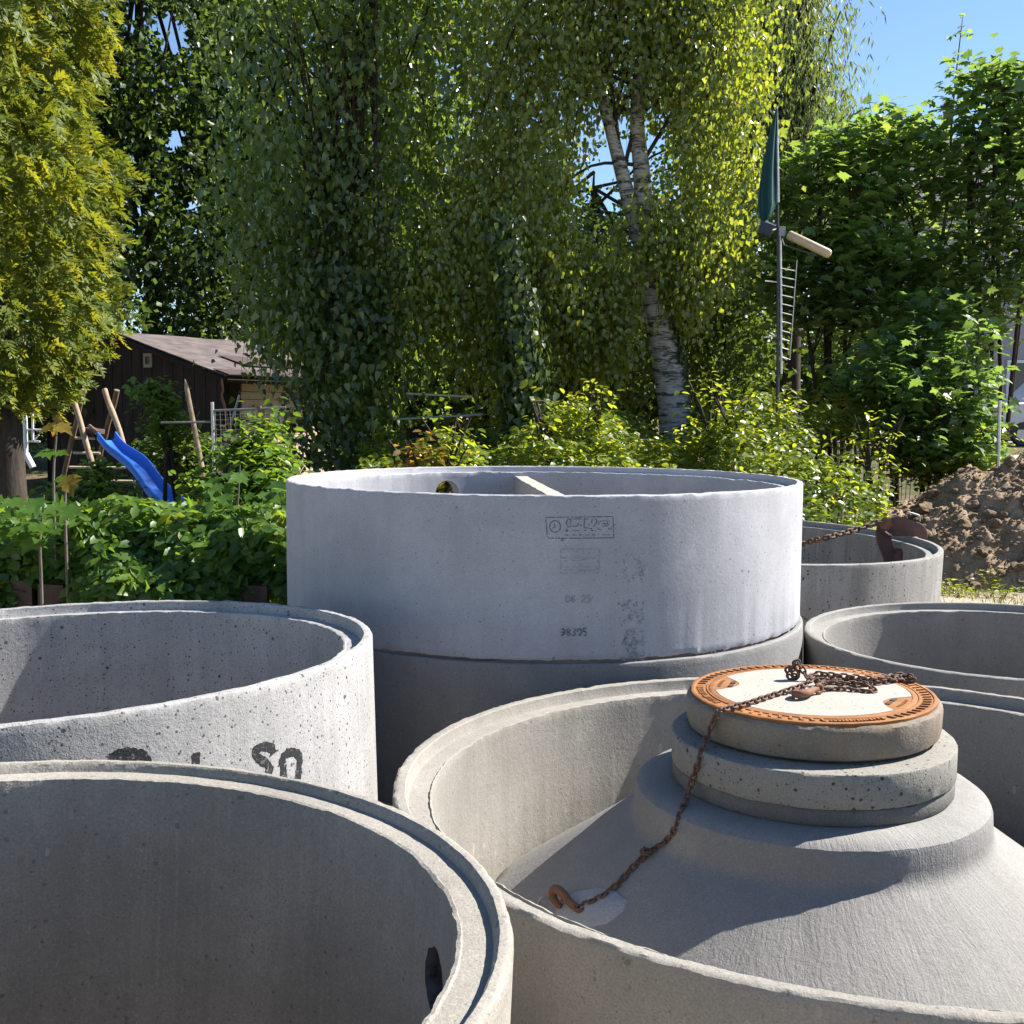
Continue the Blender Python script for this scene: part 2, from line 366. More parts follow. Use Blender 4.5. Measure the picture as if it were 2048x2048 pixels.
# lettering, on the curved outside of a ring: strokes in (arc metres, height) coordinates
def arc_pt(cx, cy, Ro, s, z, off=0.0012):
    a = -math.pi / 2 + s / Ro
    return Vector((cx + (Ro + off) * math.cos(a), cy + (Ro + off) * math.sin(a), z))
def ribbons(strokes, cx, cy, Ro, wd, off=0.0012, xf=None, breakup=0.0, seed=3):
    rr = random.Random(seed); mb = MB()
    for st in strokes:
        pts = [Vector((p[0], p[1])) for p in st]
        dense = []
        for a, b in zip(pts[:-1], pts[1:]):
            k = max(1, int((b - a).length / max(wd * 1.2, .004)))
            dense += [a.lerp(b, i / k) for i in range(k)]
        dense.append(pts[-1])
        vs = []
        for i, p in enumerate(dense):
            t = dense[min(i + 1, len(dense) - 1)] - dense[max(i - 1, 0)]
            if t.length < 1e-7: t = Vector((1, 0))
            t.normalize(); nn = Vector((-t.y, t.x)); ww = wd * rr.uniform(.75, 1.2) / 2
            vs.append((p + nn * ww, p - nn * ww))
        for i in range(len(vs) - 1):
            if rr.random() < breakup: continue
            q = [vs[i][0], vs[i + 1][0], vs[i + 1][1], vs[i][1]]
            P3 = [xf(v.x, v.y, off) if xf else arc_pt(cx, cy, Ro, v.x, v.y, off) for v in q]
            mb.add(P3, [(0, 3, 2, 1)])
    return mb
def glyph(ch):
    G = {'0': [[(.15, .05), (0, .3), (0, .7), (.15, .95), (.4, .95), (.55, .7), (.55, .3), (.4, .05), (.15, .05)]],
         '1': [[(.1, .75), (.3, 1), (.3, 0)]],
         '2': [[(0, .8), (.15, 1), (.45, 1), (.55, .75), (0, 0), (.55, 0)]],
         '3': [[(0, .9), (.3, 1), (.55, .8), (.3, .55), (.55, .25), (.3, 0), (0, .1)]],
         '4': [[(.4, 0), (.4, 1), (0, .3), (.55, .3)]], '-': [[(.05, .45), (.5, .45)]], '/': [[(0, -.1), (.5, 1.05)]],
         '5': [[(.5, 1), (.05, 1), (.03, .55), (.35, .6), (.55, .35), (.4, 0), (0, .05)]],
         '6': [[(.5, .95), (.15, .8), (0, .35), (.2, 0), (.5, .15), (.5, .45), (.2, .55), (0, .4)]],
         '7': [[(0, 1), (.55, 1), (.2, 0)]],
         '8': [[(.28, .53), (.02, .78), (.28, 1), (.53, .78), (.28, .53), (0, .25), (.28, 0), (.55, .25), (.28, .53)]],
         '9': [[(.05, .05), (.4, .2), (.55, .6), (.35, 1), (.05, .85), (.05, .55), (.35, .45), (.55, .6)]],
         'T': [[(0, 1), (.6, 1)], [(.3, 1), (.3, 0)]], 'e': [[(.05, .35), (.5, .35), (.4, .65), (.1, .6), (.05, .15), (.45, .05)]], 'l': [[(.2, 1), (.2, 0)]], '.': [[(.2, 0), (.3, .08)]], ' ': []}
    return G[ch]
def text(s, x, z, h, sp=.72):
    out = []
    for i, ch in enumerate(s):
        for st in glyph(ch): out.append([(x + (i * sp + p[0]) * h, z + p[1] * h) for p in st])
    return out
def onC(px, py):      # pixel -> arc/height on the stamped ring
    r = ray(px, py); o = Vector((0, 0, EYE)); a = r.x ** 2 + r.y ** 2; b = 2 * (r.x * (o.x - CX) + r.y * (o.y - CY)); c = (o.x - CX) ** 2 + (o.y - CY) ** 2 - CR ** 2
    t = (-b - math.sqrt(b * b - 4 * a * c)) / (2 * a); p = o + r * t
    return ((math.atan2(p.y - CY, p.x - CX) + math.pi / 2) * CR, p.z)
def z1(x, y): return onC(1060 + x * 200 / 1932, 1010 + y * 150 / 1449)
def strokesC(lst): return [[z1(*p) for p in st] for st in lst]
circ = [(485 + 105 * math.cos(t), 415 + 112 * math.sin(t)) for t in np.linspace(0, 2 * math.pi, 26)]
box1 = [[(305, 240), (335, 620)], [(345, 640), (1625, 632)], [(1620, 630), (1605, 240)], [(320, 238), (1600, 222)]]
logo = [circ, [(470, 360), (470, 405), (505, 410)], [(440, 440), (530, 440)],
        [(720, 420), (700, 330), (735, 270), (800, 275), (770, 345), (790, 410), (720, 430)], [(830, 270), (1010, 268)], [(820, 412), (915, 410), (940, 330), (1000, 312)], [(980, 380), (985, 410)],
        [(1050, 270), (1045, 435), (1200, 460)], [(1135, 330), (1140, 400)], [(1130, 275), (1050, 265)], [(1200, 270), (1190, 350)], [(1210, 270), (1290, 275), (1290, 340), (1220, 420)], [(1330, 420), (1330, 320), (1480, 290), (1500, 360), (1400, 355)], [(1560, 270), (1530, 330), (1545, 360), (1400, 420)], [(1480, 400), (1520, 460), (1580, 468)],
        [(690, 460), (740, 500), (680, 510)], [(830, 490), (940, 495)], [(1040, 480), (1080, 500)], [(1160, 495), (1270, 490)], [(1320, 470), (1400, 480)]]
ribbons(strokesC(box1 + logo), CX, CY, CR, .0034, .0012, breakup=.12).build('maker_stamp', M['stampink'], ringC)
ph = []
x0, zz0 = z1(660, 590); x1_, zz1 = z1(1545, 590)
hh = .0052; tx = text('Tel.04 87 24 25 / 40-0', 0, 0, hh); sc = (x1_ - x0) / (22 * .72 * hh)
ribbons([[(x0 + p[0] * sc, zz0 + p[1]) for p in st] for st in tx], CX, CY, CR, .0016, .0012, breakup=.05).build('phone_line', M['stampink'], ringC)
box2 = [[(600, 850), (1340, 852)], [(1340, 860), (1335, 1310)], [(590, 860), (600, 1310)], [(600, 1316), (1330, 1316)], [(610, 1022), (1320, 1022)], [(660, 1198), (1310, 1196)],
        [(930, 870), (890, 980), (950, 985)], [(1010, 880), (1050, 900), (1010, 970), (1060, 965)], [(660, 1080), (740, 1080)], [(800, 1070), (900, 1075)], [(920, 1080), (1060, 1050)], [(1000, 1120), (950, 1170)]]
ribbons(strokesC(box2), CX, CY, CR, .0024, .0012, breakup=.3).build('norm_stamp', M['stampfaint'], ringC)
x0, zz0 = z1(650, 1280); x1_, _ = z1(1270, 1280); tx = text('7174 1263-3-2', 0, 0, .0062); sc = (x1_ - x0) / (13 * .72 * .0062)
ribbons([[(x0 + p[0] * sc, zz0 + p[1]) for p in st] for st in tx], CX, CY, CR, .0018, .0012, breakup=.12).build('norm_line', M['stampfaint'], ringC)
x0, zz0 = onC(960 + 830 * .207, 900 + 1472 * .207); dsp = empty_part('date_stamp', ringC)
for q_, t_ in enumerate(('06', '25')): ribbons(text(t_, x0 + q_ * .066, zz0, .028, .78), CX, CY, CR, .0042, .0012, breakup=.12).build('figures', M['stampfaint'], dsp)
x0, zz0 = onC(960 + 780 * .207, 900 + 1795 * .207); ribbons(text('98305', x0, zz0, .030, .76), CX, CY, CR, .0048, .0012, breakup=.08, seed=5).build('number_stamp', M['stampink'], ringC)

rb = MB(); rq = random.Random(12)
for (px0, px1, py0, py1, cnt) in ((1243, 1289, 1200, 1322, 420), (1244, 1290, 1105, 1165, 90), (1500, 1535, 1285, 1305, 20), (1420, 1455, 1290, 1315, 40)):
    for k in range(cnt):
        px, py = rq.uniform(px0, px1), rq.uniform(py0, py1)
        if mnoise.noise(Vector((px * .07, py * .05, 2))) < -.15 or rq.random() > (py - py0) / (py1 - py0) + .35: continue
        a_, z_ = onC(px, py); w_, h_ = rq.uniform(.0015, .0045), rq.uniform(.0015, .004)
        rb.add([arc_pt(CX, CY, CR, a_ + dx * w_, z_ + dz * h_, .0011) for dx, dz in ((-1, -.6), (.8, -1), (1, .7), (-.6, 1))], [(0, 1, 2, 3)])
rbo = rb.build('rough_band', M['stampfaint'], ringC); rbo['kind'] = 'stuff'
# black painted figures on ring B (upside down, cut off by the near ring)
mB = parent_world(ringB)
def onB(s, z, off):
    a = s; return mB @ Vector(((1.149 + off) * math.cos(a), (1.149 + off) * math.sin(a), z))
def pixB(px, py):
    inv = mB.inverted(); o = inv @ Vector((0, 0, EYE)); r = inv.to_3x3() @ ray(px, py)
    a = r.x ** 2 + r.y ** 2; b = 2 * (o.x * r.x + o.y * r.y); c = o.x ** 2 + o.y ** 2 - 1.149 ** 2
    t = (-b - math.sqrt(max(0, b * b - 4 * a * c))) / (2 * a); p = o + r * t
    return (math.atan2(p.y, p.x), p.z)
def zb(x, y): return (150 + x * .2588, 1400 + y * .2588)
figs = [[(285, 455), (330, 425), (400, 412), (470, 420), (530, 450), (540, 520), (480, 600), (400, 610), (310, 570), (285, 455)],
        [(935, 405), (937, 500), (938, 620)],
        [(1535, 415), (1515, 370), (1455, 358), (1405, 385), (1400, 430), (1450, 470), (1490, 500), (1500, 560), (1460, 610), (1400, 600)],
        [(1610, 500), (1600, 455), (1640, 410), (1700, 405), (1735, 445), (1730, 520), (1715, 620), (1660, 640), (1615, 600), (1610, 500)]]
mbp = MB()
for k, st in enumerate(figs):
    a3 = [pixB(*zb(*p)) for p in st]
    pts = [Vector((p_.x, p_.y)) for p_ in smooth_path([Vector((1.149 * q[0], q[1], 0)) for q in a3], 5)]
    wd = (.030, .022, .026, .025)[k]
    b = ribbons([[(p.x, p.y) for p in pts]], 0, 0, 1, wd, .0014, xf=lambda s, z, off: onB(s / 1.149, z, off), seed=k)
    b.build('painted_figure', M['paint'], ringB)

# ------------------------------------------------------------------ cone, adjusting rings, cover
KX, KY = 0.93, 3.43
cone_prof = [(1.035, -.12, 0), (1.035, -.045, .002), (1.025, -.026, .003), (.985, .001, .002), (.97, .011, .003), (.90, .060, .003), (.82, .116, .003), (.74, .172, .003), (.67, .221, .003), (.61, .263, .003), (.578, .285, .003), (.560, .298, .003), (.549, .309, .003), (.542, .324, .003), (.539, .345, .002), (.537, .390, .004), (.532, .406, .004), (.516, .419, .003), (.490, .426, .003), (.455, .430, .002), (.40, .432, 0), (.31, .432, 0), (.31, .40, 0), (.80, .03, 0), (.95, -.12, 0)]
me = lathe(cone_prof, 384, 'manhole_cone', M['cone'], 12.0); fix_normals(me); smooth_me(me, 28)
cone = link('manhole_cone', me); cone.location = (KX, KY, 0)
tag(cone, 'brushed concrete manhole cone with a raised collar, standing inside the wide low ring', 'manhole cone')
def slab_prof(Ro, Ri, h, e=.003, c=.006):
    return [(Ro - c * .6, 0, e), (Ro, c, e * .5), (Ro, h * .5, e * .3), (Ro, h - c, e * .5), (Ro - c * .5, h - c * .25, e), (Ro - c * 1.4, h, e * .8), ((Ro + Ri) / 2, h, 0), (Ri, h, 0), (Ri, 0, 0)]
def slab(name, Ro, Ri, h, loc, tilt, mat, label, cat, jit, e=.003, group=None):
    me = lathe(slab_prof(Ro, Ri, h, e), 256, name, mat, jit); fix_normals(me); smooth_me(me, 35)
    o = link(name, me); o.location = loc; o.rotation_euler = (R(tilt[1]), -R(tilt[0]), 0); tag(o, label, cat, group); return o
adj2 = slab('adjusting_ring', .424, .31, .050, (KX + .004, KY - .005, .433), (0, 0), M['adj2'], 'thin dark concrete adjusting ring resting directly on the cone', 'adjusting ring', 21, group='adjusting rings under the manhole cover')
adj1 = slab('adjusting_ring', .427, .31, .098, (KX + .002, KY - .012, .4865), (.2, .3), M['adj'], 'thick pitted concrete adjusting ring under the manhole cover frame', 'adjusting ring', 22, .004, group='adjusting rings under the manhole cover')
cov = empty('cover_frame', (.944, 3.46, .588), 'round concrete cover frame with an orange rusted iron rim, topmost of the stack', 'cover frame', rot=(R(.25), -R(.75), 0))
COVR, COVH = .386, .116
me = lathe([(COVR - .022, 0, .002), (COVR - .006, .010, .003), (COVR, .03, .002), (COVR + .002, COVH - .030, .002), (COVR - .001, COVH - .018, .006), (COVR - .010, COVH - .010, .005), (COVR - .030, COVH - .012, 0), (.318, COVH - .012, 0), (.318, 0, 0)], 256, 'concrete_body', M['frame'], 31)
fix_normals(me); smooth_me(me, 35); link('concrete_body', me, cov)
me = lathe([(COVR - .014, COVH - .014, .001), (COVR - .013, COVH - .002, .002), (COVR - .017, COVH, .001), (COVR - .024, COVH, 0), (COVR - .026, COVH - .003, 0), (COVR - .060, COVH - .003, 0), (COVR - .062, COVH, 0), (COVR - .068, COVH, 0), (COVR - .069, COVH - .02, 0), (COVR - .03, COVH - .02, 0)], 256, 'iron_rim', M['ironrust'], 32)
fix_normals(me); smooth_me(me, 30); rim = link('iron_rim', me, cov)
mw = parent_world(cov)
def rim_piece(mb, a, r0, r1, wd, h0, h1, skew=0.0):
    vs = []
    for (rr, sgn) in ((r0, -1), (r0, 1), (r1, 1), (r1, -1)):
        an = a + sgn * wd / 2 / rr + (skew if rr == r1 else 0); vs.append(Vector((rr * math.cos(an), rr * math.sin(an), 0)))
    V = [mw @ Vector((v.x, v.y, z)) for z in (h0, h1) for v in vs]
    mb.add(V, [(4, 5, 6, 7), (0, 1, 5, 4), (1, 2, 6, 5), (2, 3, 7, 6), (3, 0, 4, 7)])
for k in range(72):     # raised ribs of the rim; the stretches left free carry raised letters
    a = 2 * math.pi * k / 72; deg = math.degrees(a)
    if 165 < deg < 205 or 262 < deg < 292: continue
    mb = MB(); rim_piece(mb, a, COVR - .055, COVR - .031, .008, COVH - .004, COVH + .0015, .02); mb.build('rib', M['ironrust'], rim)
mb = MB(); rr = random.Random(4)
for (d0, d1) in ((167, 203), (264, 290)):
    d = d0
    while d < d1:
        rim_piece(mb, R(d), COVR - .051, COVR - .033, .003, COVH - .004, COVH + .0012)
        if rr.random() < .6: rim_piece(mb, R(d + .55), COVR - rr.choice((.051, .044, .036)), COVR - .033, .0045, COVH - .004, COVH + .001)
        d += rr.uniform(1.5, 2.2)
mb.build('raised_lettering', M['ironrust'], rim)
lid = empty('manhole_lid', (.944, 3.46, .588), 'white concrete filled manhole lid with two rusty lifting pockets, lying in the cover frame', 'manhole lid', rot=(R(.25), -R(.75), 0))
me = lathe([(.3155, COVH - .03, 0), (.3155, COVH - .001, 0), (.312, COVH + .0005, .001), (.3, COVH + .0005, .001), (.298, COVH - .002, 0), (.298, COVH - .03, 0)], 192, 'lid_rim', M['ironrust'], 33)
fix_normals(me); smooth_me(me, 30); link('lid_rim', me, lid)
bm = bmesh.new(); ang0 = math.atan2(-.22, .55); seg = 128; vs = []
POCK = (-.62, -.62 + math.pi + .25)
def lid_r(a):
    r = .2975
    for pa in POCK:
        d = (a - pa + math.pi) % (2 * math.pi) - math.pi
        if abs(d) < .30: r = min(r, .2975 - .072 * max(0, math.cos(d / .30 * math.pi / 2)) ** .6)
    return r + .001 * mnoise.noise(Vector((a * 12, 0, 5)))
for k in range(seg): a = 2 * math.pi * k / seg; vs.append(bm.verts.new((lid_r(a) * math.cos(a), lid_r(a) * math.sin(a), COVH + .0008)))
f = bm.faces.new(vs); ex = bmesh.ops.extrude_face_region(bm, geom=[f]); bmesh.ops.translate(bm, verts=[v for v in ex['geom'] if isinstance(v, bmesh.types.BMVert)], vec=(0, 0, -.02))
bmesh.ops.recalc_face_normals(bm, faces=bm.faces); me = bpy.data.meshes.new('concrete_fill'); bm.to_mesh(me); bm.free(); me.materials.append(M['lidfill']); link('concrete_fill', me, lid)
for pa in POCK:
    bm = bmesh.new(); vs = []
    for k in range(25): a = pa + .32 * (k / 12 - 1); vs.append(bm.verts.new(((lid_r(a) + .0005) * math.cos(a), (lid_r(a) + .0005) * math.sin(a), COVH - .0005)))
    for k in range(24, -1, -1): a = pa + .32 * (k / 12 - 1); vs.append(bm.verts.new((.2982 * math.cos(a), .2982 * math.sin(a), COVH - .0005)))
    f = bm.faces.new(vs); ex = bmesh.ops.extrude_face_region(bm, geom=[f]); bmesh.ops.translate(bm, verts=[v for v in ex['geom'] if isinstance(v, bmesh.types.BMVert)], vec=(0, 0, -.018))
    bmesh.ops.recalc_face_normals(bm, faces=bm.faces); me = bpy.data.meshes.new('lifting_pocket'); bm.to_mesh(me); bm.free(); me.materials.append(M['ironrust']); pk = link('lifting_pocket', me, lid)
    for q in (-.055, .055):
        a = pa + q * 1.7; c = mw @ Vector((.249 * math.cos(a), .249 * math.sin(a), COVH + .0002))
        MB().box(c, (.030, .015, .004), Matrix.Rotation(pa + math.pi / 2, 3, 'Z')).build('lifting_slot', M['darkpit'], pk)
    mb = MB()
    for q in np.linspace(-.16, .16, 12): rim_piece(mb, pa + q, .280, .290, .0035, COVH - .001, COVH + .001, rr.uniform(-.01, .01))
    mb.build('raised_lettering', M['ironrust'], pk)
# pale mortar patch and lifting loop on the cone
def cone_z(r):
    pr = [(p[0], p[1]) for p in cone_prof[1:20]][::-1]
    if r < pr[0][0]: return pr[0][1]
    for (a, za), (b, zb_) in zip(pr[:-1], pr[1:]):
        if a <= r <= b: return za + (zb_ - za) * (r - a) / (b - a + 1e-9)
    return 0.0
def stack_z(x, y):
    r = math.hypot(x - KX, y - KY)
    if math.hypot(x - .944, y - 3.46) < COVR: return .588 + COVH
    if r < .427: return .585
    return cone_z(r)
def march(px, py, infl=0.0):
    r = ray(px, py); o = Vector((0, 0, EYE)); t = 1.5 / r.y
    while t * r.y < 5.0:
        p = o + r * t
        if p.z - infl < stack_z(p.x, p.y): return p
        t += .0015
    return o + r * (3 / r.y)
bm = bmesh.new(); loop = [(1105, 1835), (1120, 1800), (1150, 1783), (1195, 1775), (1232, 1782), (1255, 1800), (1250, 1825), (1215, 1848), (1165, 1862), (1128, 1858)]
cen = march(1180, 1818); vc = bm.verts.new(cen + Vector((0, 0, .008))); ri_, ro_ = [], []
for i in range(40):
    q = i / 40 * len(loop); a, b = loop[int(q) % len(loop)], loop[(int(q) + 1) % len(loop)]; f_ = q - int(q)
    p = march(a[0] + (b[0] - a[0]) * f_, a[1] + (b[1] - a[1]) * f_); j = 1 + .05 * mnoise.noise(p * 40)
    p2 = cen + (p - cen) * j; p2.z = cone_z(math.hypot(p2.x - KX, p2.y - KY)) - .002; ro_.append(bm.verts.new(p2))
    p3 = cen + (p - cen) * j * .88; p3.z = cone_z(math.hypot(p3.x - KX, p3.y - KY)) + .006; ri_.append(bm.verts.new(p3))
for i in range(40):
    k = (i + 1) % 40; bm.faces.new((ro_[i], ro_[k], ri_[k], ri_[i])); bm.faces.new((ri_[i], ri_[k], vc))
bmesh.ops.recalc_face_normals(bm, faces=bm.faces); bmesh.ops.transform(bm, matrix=Matrix.Translation((-KX, -KY, 0)), verts=bm.verts)
me = bpy.data.meshes.new('mortar_patch'); bm.to_mesh(me); bm.free(); me.materials.append(M['mortar']); smooth_me(me, 60); link('mortar_patch', me, cone)['label'] = 'pale smeared mortar patch around the lifting loop'
hb = march(1095, 1832); hook_p = march(1090, 1812)

# ------------------------------------------------------------------ chains
def link_mesh(name, L_, W_, r, n=14, m=7):
    """stadium shaped chain link, long axis X, wide axis Y"""
    half = (L_ - W_) / 2; rc = W_ / 2 - r; path = []
    for k in range(n // 2 + 1): a = -math.pi / 2 + math.pi * k / (n // 2); path.append(Vector((half + rc * math.cos(a), rc * math.sin(a), 0)))
    for k in range(n // 2 + 1): a = math.pi / 2 + math.pi * k / (n // 2); path.append(Vector((-half + rc * math.cos(a), rc * math.sin(a), 0)))
    N = len(path); vs, fs = [], []
    for i, p in enumerate(path):
        t = (path[(i + 1) % N] - path[i - 1]).normalized(); nn = Vector((-t.y, t.x, 0))
        for k in range(m): an = 2 * math.pi * k / m; vs.append(p + nn * r * math.cos(an) + Vector((0, 0, r * math.sin(an))))
    for i in range(N):
        for k in range(m): fs.append((i * m + k, ((i + 1) % N) * m + k, ((i + 1) % N) * m + (k + 1) % m, i * m + (k + 1) % m))
    me = bpy.data.meshes.new(name); me.from_pydata(vs, [], fs); me.materials.append(M['chainrust']); smooth_me(me, 80); return me
def resample(pts, step):
    pts = [Vector(p) for p in pts]; out = [pts[0]]; need = step; prev = pts[0]
    for p in pts[1:]:
        while (p - prev).length >= need:
            prev = prev + (p - prev).normalized() * need; out.append(prev.copy()); need = step
        need -= (p - prev).length; prev = p
    return out
def lay_links(path, me, parent, pitch, twist0=0.0, wob=0.25, seed=0):
    rr = random.Random(seed); P_ = resample(path, pitch); inv = parent_world(parent).inverted(); n = 0
    for i in range(len(P_) - 1):
        a, b = P_[i], P_[i + 1]; t = (b - a).normalized(); side = t.cross(Vector((0, 0, 1)))
        if side.length < .05: side = Vector((0, 1, 0))
        side.normalize(); up = side.cross(t)
        tw = twist0 + (math.pi / 2) * (i % 2) + rr.uniform(-wob, wob)
        y = side * math.cos(tw) + up * math.sin(tw); z = t.cross(y)
        mx = Matrix((t, y, z)).transposed().to_4x4(); mx.translation = (a + b) / 2
        o = link('link', me, parent); o.matrix_basis = inv @ mx; n += 1
    return n
LID = .588 + COVH
PITCH_L = .0195
lk = link_mesh('link', .0315, .0215, .0036)
chain = empty('lifting_chain', (1.0, 3.4, LID), 'rusty brown chain heaped on the white lid and trailing down to a hook', 'chain')
def zl(x, y): return (1500 + x * .1967, 1320 + y * .1967)
def lidpt(x, y, h=0.0): return atz(*zl(x, y), LID + .0075 + h)
# trailing run: heap -> lid edge -> over the stack -> down the cone
run = [lidpt(620, 200, .02), lidpt(560, 250, .012), lidpt(400, 300, .006), lidpt(280, 340), lidpt(60, 410), atz(1458, 1416, LID + .008), atz(1443, 1419, LID + .010), ]
edge = atz(1436, 1424, LID + .004)
def on_cyl(px, py, rad, cx=KX, cy=KY):
    r = ray(px, py); a = r.x ** 2 + r.y ** 2; b = -2 * (r.x * cx + r.y * cy); c = cx ** 2 + cy ** 2 - rad ** 2
    t = (-b - math.sqrt(max(0, b * b - 4 * a * c))) / (2 * a); return Vector((0, 0, EYE)) + r * t
run += [edge, on_cyl(1424, 1450, COVR + .014, .944, 3.46), on_cyl(1400, 1512, .437), on_cyl(1386, 1556, .440), march(1372, 1600, .012), march(1356, 1640, .012), march(1342, 1671, .012)]
for p in ((1323, 1689), (1296, 1705), (1269, 1731), (1250, 1751), (1232, 1771), (1213, 1786), (1194, 1798), (1174, 1806), (1158, 1812)): run.append(march(*p, .009))
lay_links(smooth_path(run, 5), lk, chain, PITCH_L, .3, .2, 1)
kn = march(1296, 1703, .018)          # the knotted bit half way down the cone
for k in range(4):
    o = link('link', lk, chain); o.matrix_basis = parent_world(chain).inverted() @ (Matrix.Translation(kn + Vector((random.uniform(-.012, .012), random.uniform(-.012, .012), random.uniform(-.002, .010)))) @ Matrix.Rotation(k * 1.3, 4, 'Z') @ Matrix.Rotation(k * .9 + .4, 4, 'X'))
# heap on the lid
heap = [(600, 200, .022), (640, 150, .03), (700, 140, .03), (820, 150, .03), (960, 165, .028), (1100, 175, .025), (1230, 190, .02), (1330, 190, .014), (1450, 165, .012), (1560, 150, .014), (1650, 175, .012), (1665, 205, .008), (1590, 205, .004), (1480, 215, 0), (1380, 235, 0), (1270, 245, 0), (1150, 240, .004), (1000, 215, .012), (860, 205, .016), (720, 200, .016), (660, 220, .012),
        (740, 230, .012), (880, 235, .012), (1020, 240, .01), (1130, 235, .014), (1200, 255, .012), (1240, 290, .006), (1275, 315, 0), (1230, 322, 0), (1120, 310, 0), (1000, 302, 0), (880, 295, 0), (780, 298, 0), (700, 298, .003)]
lay_links(smooth_path([lidpt(*p) for p in heap], 4), lk, chain, PITCH_L, .5, .5, 2)
heap2 = [(590, 200, .004), (700, 175, .004), (830, 180, .006), (960, 195, .004), (1090, 205, .004), (1210, 215, .002), (1300, 200, .002), (1420, 185, .002), (1520, 180, .002), (1600, 190, 0)]
lay_links(smooth_path([lidpt(*p) for p in heap2], 4), lk, chain, PITCH_L, 1.1, .5, 3)
heap3 = [(690, 245, .012), (800, 225, .012), (930, 222, .012), (1060, 222, .012), (1180, 225, .01), (1260, 215, .008), (1350, 208, .008), (1470, 198, .008), (1580, 170, .006), (1630, 185, .004)]
lay_links(smooth_path([lidpt(*p) for p in heap3], 4), lk, chain, PITCH_L, .2, .6, 6)
# the little upright bunch behind
cb = atz(*zl(455, 205), LID)
bun = [cb + Vector((.035, -.02, .012)), cb + Vector((.022, -.008, .038)), cb + Vector((.004, 0, .066)), cb + Vector((-.006, 0, .046)), cb + Vector((-.03, .004, .028)), cb + Vector((-.018, -.004, .010)), cb + Vector((.012, .004, .012)), cb + Vector((.008, -.006, .034)), cb + Vector((-.014, .002, .04)), cb + Vector((-.004, .004, .012)), cb + Vector((.02, .006, .01))]
lay_links(smooth_path(bun, 4), lk, chain, PITCH_L, .2, .6, 4)
def hook(parent, org, ax, up, s, name='hook'):
    """C-shaped grab hook: org = eye, ax = from the eye to the bowl, up = side the bowl opens away from"""
    ax, up = ax.normalized(), up.normalized(); nrm = ax.cross(up)
    prof = [(-.2, -.05, .17), (.05, .0, .19), (.3, .1, .2), (.62, .38, .22), (.95, .52, .235), (1.3, .45, .24), (1.52, .18, .23), (1.5, -.12, .2), (1.3, -.33, .17), (1.08, -.36, .13)]
    pts = smooth_path([org + ax * (a * s) + up * (b * s) for a, b, _ in prof], 4)
    rad = np.interp(np.linspace(0, 1, len(pts)), np.linspace(0, 1, len(prof)), [c * s for _, _, c in prof])
    mb = MB(); mb.tube(pts, list(rad), 10)
    h = mb.build(name, M['hookrust'], parent, True, 70)
    e = MB(); ec = org - ax * (.30 * s); e.tube([ec + ax * (.25 * s * math.cos(a)) + nrm * (.25 * s * math.sin(a)) for a in np.linspace(0, 2 * math.pi, 15)], .11 * s, 8, False); e.build('eye', M['hookrust'], h, True, 70)
    l = MB(); l.tube([org + ax * (.62 * s) + up * (.14 * s), org + ax * (1.0 * s) - up * (.02 * s), org + ax * (1.22 * s) - up * (.24 * s)], .06 * s, 6); l.build('latch', M['chainrust'], h, True, 70)
    return h
he = march(1150, 1813, .012); hbowl = march(1080, 1806, .02)
upv = (Vector((0, 0, 1)) * .9 + Vector((-.25, .2, 0)))
hook(chain, he, Vector((hbowl.x - he.x, hbowl.y - he.y, .0)), upv, .058)
e2 = lidpt(660, 300, .010); b2 = lidpt(420, 350, .006)
hook(chain, e2, b2 - e2, Vector((.1, -1, .12)), .054)
# wire lifting loop cast into the cone, caught by the hook
lp = [(1075, 1830), (1078, 1805), (1085, 1795), (1100, 1797), (1104, 1812), (1097, 1835)]
d0 = (hook_p.y)
mb = MB(); mb.tube(smooth_path([at(px, py, d0 + (0.012 if i in (0, 5) else -.004)) for i, (px, py) in enumerate(lp)], 4), .0042, 6)
lo = mb.build('lifting_loop', M['wire'], cone, True, 70)

# ------------------------------------------------------------------ rusty clamp on ring F
mF = parent_world(ringF)
clamp_Y = 8.65
def cp(x, y, dy=0.0): return at(1648 + x * .207, 900 + y * .207, clamp_Y + dy)
clamp = empty('lifting_clamp', cp(640, 900), 'dark rusty plate lifting clamp hooked over the rim of the rear ring', 'lifting clamp')
def plate(name, outline, th, mat, parent, dy=0.0):
    bm = bmesh.new(); fr = [bm.verts.new(cp(x, y, dy)) for x, y in outline]; f = bm.faces.new(fr)
    ex = bmesh.ops.extrude_face_region(bm, geom=[f]); bmesh.ops.translate(bm, verts=[v for v in ex['geom'] if isinstance(v, bmesh.types.BMVert)], vec=(0, th, 0))
    bmesh.ops.recalc_face_normals(bm, faces=bm.faces)
    bmesh.ops.bevel(bm, geom=[e for e in bm.edges], offset=.004, segments=1, affect='EDGES')
    bmesh.ops.transform(bm, matrix=parent_world(parent).inverted(), verts=bm.verts)
    me = bpy.data.meshes.new(name); bm.to_mesh(me); bm.free(); me.materials.append(mat); return link(name, me, parent)
plate('upper_jaw', [(555, 690), (600, 672), (650, 655), (712, 632), (780, 655), (860, 680), (930, 705), (970, 735), (998, 780), (1006, 820), (998, 852), (980, 858), (940, 845), (860, 832), (760, 832), (690, 834), (645, 832), (600, 790), (560, 745)], .03, M['clamprust'], clamp)
plate('lower_jaw', [(548, 690), (585, 740), (650, 830), (662, 900), (690, 980), (712, 1020), (700, 1075), (640, 1110), (590, 1090), (575, 1040), (545, 960), (520, 900), (508, 840), (508, 790), (522, 735)], .03, M['clamprust'], clamp, -.035)
